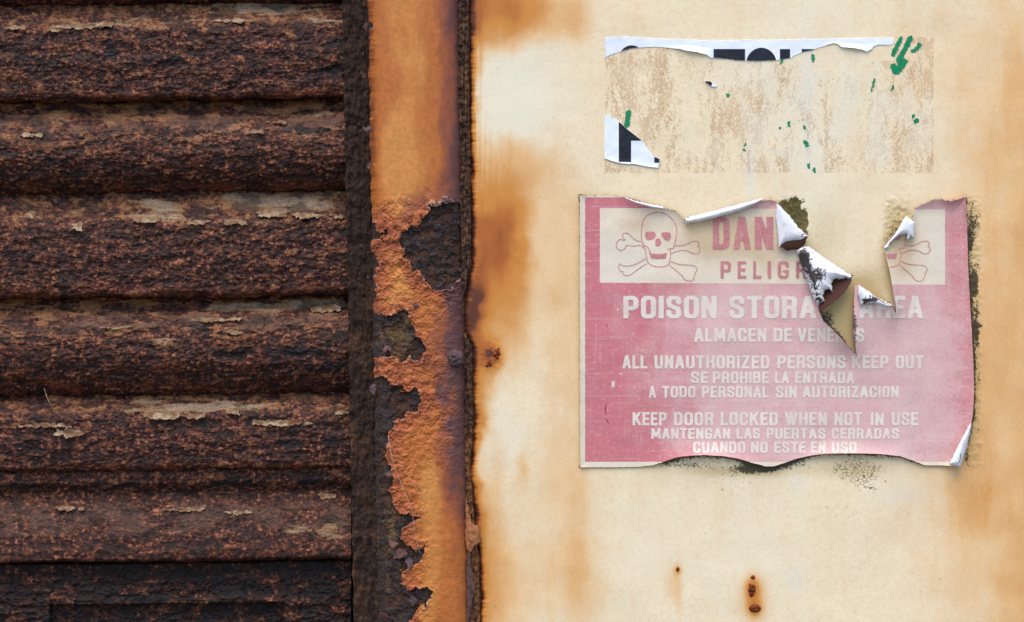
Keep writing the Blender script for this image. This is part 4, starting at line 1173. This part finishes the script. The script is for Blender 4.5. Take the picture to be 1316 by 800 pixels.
    def word(txt, x0, x1, yt, yb, mat, cut=False, heavy=0.345, hor=0.18, gap=0.16):
        ws = [WID.get(c, 1.0) or heavy for c in txt]
        k = (x1 - x0) / (sum(ws) + gap * (len(txt) - 1))
        tv, h = heavy * k, yb - yt
        th = hor * h
        boxes, x = [], x0
        for c, w in zip(txt, ws):
            boxes.append((c, x, w * k))
            x += (w + gap) * k
        def sdf(px, py):
            best = np.full(px.shape, -9.0)
            for c, bx, bw in boxes:
                near = (px > bx - 2) & (px < bx + bw + 2)
                if not near.any():
                    continue
                qx, qy = px[near], py[near]
                U, Vv = qx - bx - tv / 2, qy - yt - th / 2
                sx, sy = max(bw - tv, 0.001), h - th
                d = np.full(qx.shape, 1e9)
                for st in GLYPH[c]:
                    pts = [((u if c != "I" else 0.5) * sx * 2 / tv, v * sy * 2 / th) for u, v in st]
                    d = np.minimum(d, line_d(U * 2 / tv, Vv * 2 / th, pts))
                g = (1 - d) * min(tv, th) / 2
                g = np.minimum(g, np.minimum(np.minimum(qx - bx, bx + bw - qx), np.minimum(qy - yt, yb - qy)))
                best[near] = np.maximum(best[near], g)
            best = best + 0.30 * fbm(px / 2.6, py / 2.6, 2, 320)
            if cut:
                best = np.minimum(best, poly_sd(px, py, SIGN) - 0.8)
            return best
        sheet("lettering", [(x0 - 1, yt - 1), (x1 + 1, yt - 1), (x1 + 1, yb + 1), (x0 - 1, yb + 1)], mat, root, lambda x, y, s: ly(x, y), 0.42, thick=0, clip=sdf)
    for t, a, b in (("POISON", 801, 921), ("STORA", 937, 1049)):
        word(t, a, b, 380.5, 409.5, ML)
    word("AREA", 1104, 1186, 380.5, 409.5, ML, True)
    for t, a, b in (("ALMACEN", 892, 985), ("DE", 994, 1018)):
        word(t, a, b, 422, 439.5, ML)
    word("VENENOS", 1025, 1111, 422, 439.5, ML, True)
    for t, a, b in (("ALL", 800, 832), ("UNAUTHORIZED", 841, 989), ("PERSONS", 999, 1087), ("KEEP", 1095, 1142), ("OUT", 1151, 1187)):
        word(t, a, b, 457, 474, ML)
    for t, a, b in (("SE", 888, 910), ("PROHIBE", 916, 988), ("LA", 996, 1014), ("ENTRADA", 1022, 1098)):
        word(t, a, b, 478, 493, ML)
    for t, a, b in (("A", 834, 843), ("TODO", 851, 894), ("PERSONAL", 902, 988), ("SIN", 997, 1024), ("AUTORIZACION", 1031.5, 1155)):
        word(t, a, b, 496.3, 511.3, ML)
    for t, a, b in (("KEEP", 813, 857), ("DOOR", 866, 917), ("LOCKED", 926, 1000), ("WHEN", 1008.7, 1063), ("NOT", 1072, 1108), ("IN", 1119, 1136), ("USE", 1146, 1180)):
        word(t, a, b, 530, 547, ML)
    for t, a, b in (("MANTENGAN", 837, 938.5), ("LAS", 946.5, 977), ("PUERTAS", 985, 1061), ("CERRADAS", 1069, 1155.5)):
        word(t, a, b, 550.6, 564.2, ML)
    for t, a, b in (("CUANDO", 890.6, 958), ("NO", 965, 987), ("ESTE", 995, 1035.4), ("EN", 1042, 1061), ("USO", 1069, 1101)):
        word(t, a, b, 568, 582.3, ML)
    for t, a, b in (("D", 916, 938), ("A", 942.5, 964.5), ("N", 970, 994)):
        word(t, a, b, 279, 321, MRED, heavy=0.37, hor=0.16)
    for t, a, b in (("P", 926, 939.5), ("E", 948, 959), ("L", 968, 978.5), ("I", 986.5, 991), ("G", 999.5, 1014), ("R", 1023, 1037)):
        word(t, a, b, 336, 358.5, MRED, cut=(t == "R"), heavy=0.30, hor=0.17)

    # ---- skull and crossed bones, printed twice
    Z = 6.156
    def q(pts, dx=0):
        return [(740 + a / Z + dx, 245 + b / Z) for a, b in pts]
    SK = [[(585, 500), (583, 478), (570, 450), (545, 435), (525, 405), (518, 350), (522, 290), (540, 225), (580, 190), (640, 172), (700, 180), (750, 215), (785, 260), (800, 320), (790, 390), (778, 435), (772, 458), (745, 460), (722, 472)],
          [(527, 420), (545, 455), (555, 500), (563, 550), (580, 580), (620, 600), (665, 605), (710, 598), (738, 575), (748, 530), (750, 470)]]
    BN = [[(520, 408), (470, 390), (430, 355), (405, 337), (370, 345), (372, 368), (388, 390), (375, 392), (350, 388), (322, 415), (325, 455), (355, 473), (385, 462), (402, 435), (460, 440), (510, 435), (545, 462)],
          [(552, 540), (480, 580), (420, 597), (370, 595), (348, 580), (338, 605), (350, 635), (370, 642), (376, 662), (405, 675), (450, 655), (510, 610), (566, 578)],
          [(785, 437), (850, 435), (920, 405), (960, 402), (977, 420), (965, 440), (982, 460), (970, 495), (930, 500), (890, 480), (850, 472), (800, 482), (752, 500)],
          [(750, 562), (820, 585), (890, 590), (940, 598), (960, 625), (945, 655), (935, 690), (918, 715), (880, 715), (850, 695), (845, 680), (800, 640), (738, 588)]]
    FILL = [("eye_socket", [(550, 335), (590, 325), (628, 335), (630, 365), (605, 388), (570, 390), (550, 370)]),
            ("eye_socket", [(680, 335), (720, 330), (750, 340), (748, 380), (725, 397), (695, 380), (678, 355)]),
            ("nose_hole", [(650, 378), (670, 390), (675, 420), (650, 443), (628, 425), (635, 385)]),
            ("mouth", [(583, 493), (600, 500), (650, 503), (700, 500), (718, 495), (712, 535), (680, 541), (610, 539), (588, 520)])]
    def lines(name, ls, dx, par, clip, w):
        V, F = [], []
        for l in ls:
            pts = smooth_line(q(l, dx), 5)
            ww = w * (1 + 0.35 * fbm(np.arange(len(pts)) / 3.0, np.zeros(len(pts)), 2, 311))
            ribbon((V, F), pts, ww * 0.85, None)
        if clip:
            ok = poly_sd(np.array([v[0] for v in V]), np.array([v[1] for v in V]), SIGN) > 1.0
            F = [f for f in F if all(ok[i] for i in f)]
            if not F:
                return None
            used = sorted({i for f in F for i in f})
            mp = {v: i for i, v in enumerate(used)}
            V, F = [V[i] for i in used], [tuple(mp[i] for i in f) for f in F]
        return flat_mesh(name, V, F, MRED, par, ly)
    for dx, clip in ((0, False), (295.8, True)):
        sk = lines("skull_emblem", SK, dx, root, clip, 1.15)
        for l in BN:
            lines("crossed_bone", [l], dx, sk, clip, 1.1)
        for nm, l in FILL:
            pl = smooth_line(q(l, dx), 4, True)
            c = np.mean(pl, 0)
            if clip and c[0] < 1130:
                continue
            box = np.array(pl)
            o = sheet(nm, pl, MRED, sk, lambda x, y, s: sign_y(x, y) - 0.00022, 0.6, 0.5, 3, 0, seed=9,
                      clip=(lambda x, y: poly_sd(x, y, SIGN) - 1.0) if clip else None)

    # ---- torn flaps: the white back of the sheet rolled over
    def flap(pl, y0, bul, r, mould=None, label="white curled flap of torn sign sheet", mat=MBACK, grad=None, rag=1.1, seed=0, smooth=True):
        pts = pl
        def yf(x, y, s):
            t = np.clip(s / r, 0, 1)
            h = bul * np.sqrt(np.maximum(1 - (1 - t) ** 2, 0))
            g = grad(x, y) if grad else 0
            return y0 - h - g + 0.0003 * fbm(x / 22, y / 22, 2, 330 + seed)
        def at(x, y, s):
            m = mould(x, y) if mould else 0 * x
            return dict(mould=m, edge=np.exp(-s / 1.2) * 0.9)
        return sheet("torn_flap", pts, mat, root, yf, 0.55, rag, 5, 0.0004, at, seed, label)
    flap([(878, 281), (900, 275.5), (930, 268), (960, 260), (984, 254), (972, 263), (950, 272), (920, 280.5), (898, 286), (882, 288)], -0.004, 0.0036, 6, label="narrow white roll of torn sign edge",
         mould=lambda x, y: 0.25 * sstep(900, 880, x) + 0.15 + 0.2 * sstep(3, 0, np.abs(y - (281 - (x - 878) * 0.25))))
    flap([(797, 251.5), (812, 257), (832, 262), (853, 266), (853, 269.5), (838, 267.5), (818, 262), (805, 256)], -0.005, 0.002, 3, label="thin white sliver of lifted sign edge")
    # undersides in a shade-darkened red first, then the white rolls over them
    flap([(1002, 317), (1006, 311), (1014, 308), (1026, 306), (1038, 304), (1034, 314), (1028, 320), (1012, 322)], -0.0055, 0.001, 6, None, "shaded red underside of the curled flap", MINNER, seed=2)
    flap([(998, 262), (1004, 266), (1014, 277), (1026, 292), (1038, 304), (1030, 309), (1020, 309.5), (1010, 311.5), (1004, 316), (1001, 320), (999.5, 300), (997, 280)], -0.0050, 0.0036, 14,
         lambda x, y: 0.62 * blob(x, y, 1033, 303, 8, 5) + 0.5 * np.exp(-(line_d(x, y, [(1006, 286), (1010, 298), (1010.5, 311)]) / 0.9) ** 2), "white triangular flap beside the printed danger word", seed=3)  # mould spot, plus the dark line of a crease painted in
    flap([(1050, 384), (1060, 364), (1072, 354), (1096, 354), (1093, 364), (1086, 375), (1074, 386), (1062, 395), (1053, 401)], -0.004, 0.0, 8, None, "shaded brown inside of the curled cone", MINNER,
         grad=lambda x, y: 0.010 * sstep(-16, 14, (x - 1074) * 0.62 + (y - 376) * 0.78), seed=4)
    flap([(1024, 322), (1031, 318), (1040, 317), (1056, 329), (1075, 342), (1095.5, 355.5), (1092, 359.5), (1087, 357.5), (1081, 359.5), (1076, 358.5), (1070, 361), (1068.5, 366), (1070, 372), (1069.5, 375.5), (1065, 372), (1060, 374), (1058, 380), (1059.5, 387), (1055, 389), (1052, 394), (1046, 385), (1036, 358), (1029, 340)], -0.0050, 0.0080, 26,
         lambda x, y: 0.5 * blob(x, y, 1033, 332, 8, 14) + 0.36 * np.exp(-(line_d(x, y, [(1033, 330), (1043, 356), (1052, 386)]) / 6.5) ** 2) + 0.42 * blob(x, y, 1054, 352, 9, 10) + 0.30, "large white curled cone speckled with black mould", seed=5, grad=lambda x, y: 0.004 * sstep(330, 390, y))
    flap([(1103, 366.5), (1112, 372), (1122, 379), (1135, 387), (1148, 393), (1140, 395.5), (1130, 392.5), (1122, 390.5), (1113, 391), (1106, 393), (1104.5, 386), (1102, 378)], -0.0058, 0.0036, 9,
         lambda x, y: 0.5 * blob(x, y, 1124, 384, 12, 8) + 0.42 * blob(x, y, 1110, 387, 8, 4) + 0.2, "small white fold above the word area", seed=6)
    flap([(1164, 277.5), (1170, 282), (1175.5, 286), (1175, 306), (1170, 305), (1168, 308.5), (1165.5, 308), (1165.5, 302), (1158, 302), (1150, 307), (1143.5, 313), (1142, 319), (1137, 321), (1136, 318), (1143, 310), (1149, 303)], -0.0058, 0.0036, 9,
         lambda x, y: 0.04 + 0 * x, "white fold hanging over the right skull", seed=7)
    flap([(1249, 541), (1247.5, 556), (1241, 580), (1234, 601), (1226, 599.5), (1219.5, 596.5), (1228, 580), (1238, 560)], -0.0065, 0.004, 7,
         lambda x, y: 0.55 * np.exp(-(line_d(x, y, [(1235, 582), (1233, 594), (1229, 597)]) / 1.5) ** 2) + 0.1, "white folded lower right corner of the sign", seed=8)
    return root
SIGNO = sign()

# ------------------------------------------------------------------ remnants of the old white label
def labels():
    top = [(778, 48), (800, 47.6), (860, 50.3), (905, 52), (990, 51.5), (1060, 50.3), (1120, 49), (1149, 49), (1147.5, 57), (1142.6, 58.4), (1128.6, 57.5), (1123, 60), (1119, 64.5), (1114.6, 66.6),
           (1106, 63.5), (1099, 62), (1085, 61), (1079.7, 59.5), (1076, 56.6), (1071, 56), (1064, 58), (1044.7, 64.5), (1027, 69), (1015, 75.5), (999, 77.6), (980.7, 79), (967, 79), (945.6, 78), (927, 75.5),
           (913.8, 74.4), (908.8, 71), (895, 67), (880, 65), (873.7, 63), (860, 62), (842, 60.4), (826.9, 61), (813.5, 62.6), (800, 66), (786.7, 70), (778, 74)]
    yf = lambda x, y, s: relief(x, y) - 0.0004 - 0.0026 * np.exp(-s / 5) * (blob(x, y, 893, 66, 22, 10) + 0.8 * blob(x, y, 1095, 62, 22, 10)) - 0.0002 * fbm(x / 20, y / 20, 2, 401)
    r = thing("torn_label", "long white torn strip with tops of black letters, above the pink sign", "label", 960, 79, -0.001)
    sheet("label_strip", top, MSTICK, r, yf, 0.5, 0.7, 5, 0.0003, None, 11)
    yl = lambda x, y, s: yf(x, y, np.maximum(poly_sd(x, y, top), 0)) - 0.00018
    cl = lambda x, y: poly_sd(x, y, top) - 0.5 + 0.5 * fbm(x / 5, y / 5, 3, 61)
    circ = lambda cx, cy, rx, ry: [(cx + rx * math.cos(t * math.pi / 24), cy + ry * math.sin(t * math.pi / 24)) for t in range(48)]
    for pl in (circ(812, 76, 17, 17.5), [(917, 63.3), (957.5, 63.3), (957.5, 84), (917, 84)], circ(978.5, 84, 20, 22.4), [(1002.3, 63.3), (1015.4, 63.3), (1015.4, 82), (1002.3, 82)], [(1030.4, 63.3), (1052, 63.3), (1052, 80), (1030.4, 80)]):
        sheet("printed_letter", pl, MBLACK, r, yl, 0.5, 0, 1, 0, clip=cl)
    low = [(777, 147), (792.5, 153.8), (797, 157.5), (806, 166), (822.5, 178.8), (827.5, 183.8), (832.5, 192.5), (840, 201), (848, 204.5), (845.6, 216), (832.5, 214.5), (815, 211), (801, 210.6), (787.5, 207.5), (777, 203.8)]
    r2 = thing("torn_label", "white torn label corner with part of a black letter, above the sign's left end", "label", 810, 216, -0.001)
    yf2 = lambda x, y, s: relief(x, y) - 0.0004 - 0.0008 * np.exp(-s / 4) * sstep(195, 212, y) - 0.0002 * fbm(x / 20, y / 20, 2, 402)
    sheet("label_corner", low, MSTICK, r2, yf2, 0.5, 0.4, 5, 0.0003, None, 12)
    yl2 = lambda x, y, s: yf2(x, y, np.maximum(poly_sd(x, y, low), 0)) - 0.00018
    cl2 = lambda x, y: poly_sd(x, y, low) - 0.2
    t8 = lambda pts: [(770 + a / 8, 130 + b / 8) for a, b in pts]
    for pl in (t8([(202, 215), (430, 385), (440, 408), (328, 408), (328, 628), (202, 625)]), t8([(567, 578), (640, 585), (620, 636), (567, 634)])):
        sheet("printed_letter", pl, MBLACK, r2, yl2, 0.5, 0, 1, 0, clip=cl2)
    r3 = thing("torn_label", "tiny black and white paper scrap left on the wall under the torn strip", "label", 914, 112, -0.001)
    sheet("label_scrap", [(905, 105), (912, 104.5), (917, 107), (922, 110), (919, 112.5), (915, 111.5), (909, 108)], MSTICK, r3, lambda x, y, s: relief(x, y) - 0.0009, 0.4, 0.3, 3, 0.0003)
    sheet("printed_letter", [(905, 105), (912, 104.5), (915.5, 107), (914, 110.5), (909, 107.5)], MBLACK, r3, lambda x, y, s: relief(x, y) - 0.00108, 0.4, 0.2, 3, 0)
labels()

# ------------------------------------------------------------------ loose threads
def thread(name, label, cat, pts, rad, mat=MTHREAD):
    pts = smooth_line(pts, 6)
    o = tube(name, [P3(a, b, c) for a, b, c in pts], rad, mat)
    o["label"] = label
    o["category"] = cat
thread("loose_thread", "thin pale thread hanging diagonally over the orange peeling post", "thread", [(499, 560, -.015), (504, 590, -.0185), (513, 615, -.019), (522, 638, -.019), (529, 655, -.0175), (534, 690, -.0175), (540, 712, -.0165)], 0.00028)
thread("loose_thread", "short pale thread lying beside the longer one on the orange post", "thread", [(521, 606, -.0165), (530, 620, -.0185), (538, 632, -.0175), (544, 640, -.0155)], 0.00024)
thread("dry_straw", "short bent dry straw stuck in a dark groove of the shutter", "straw", [(57, 500, .02), (61, 512, .016), (66, 522, .016), (71, 534, .02)], 0.0004, MFLAKE)
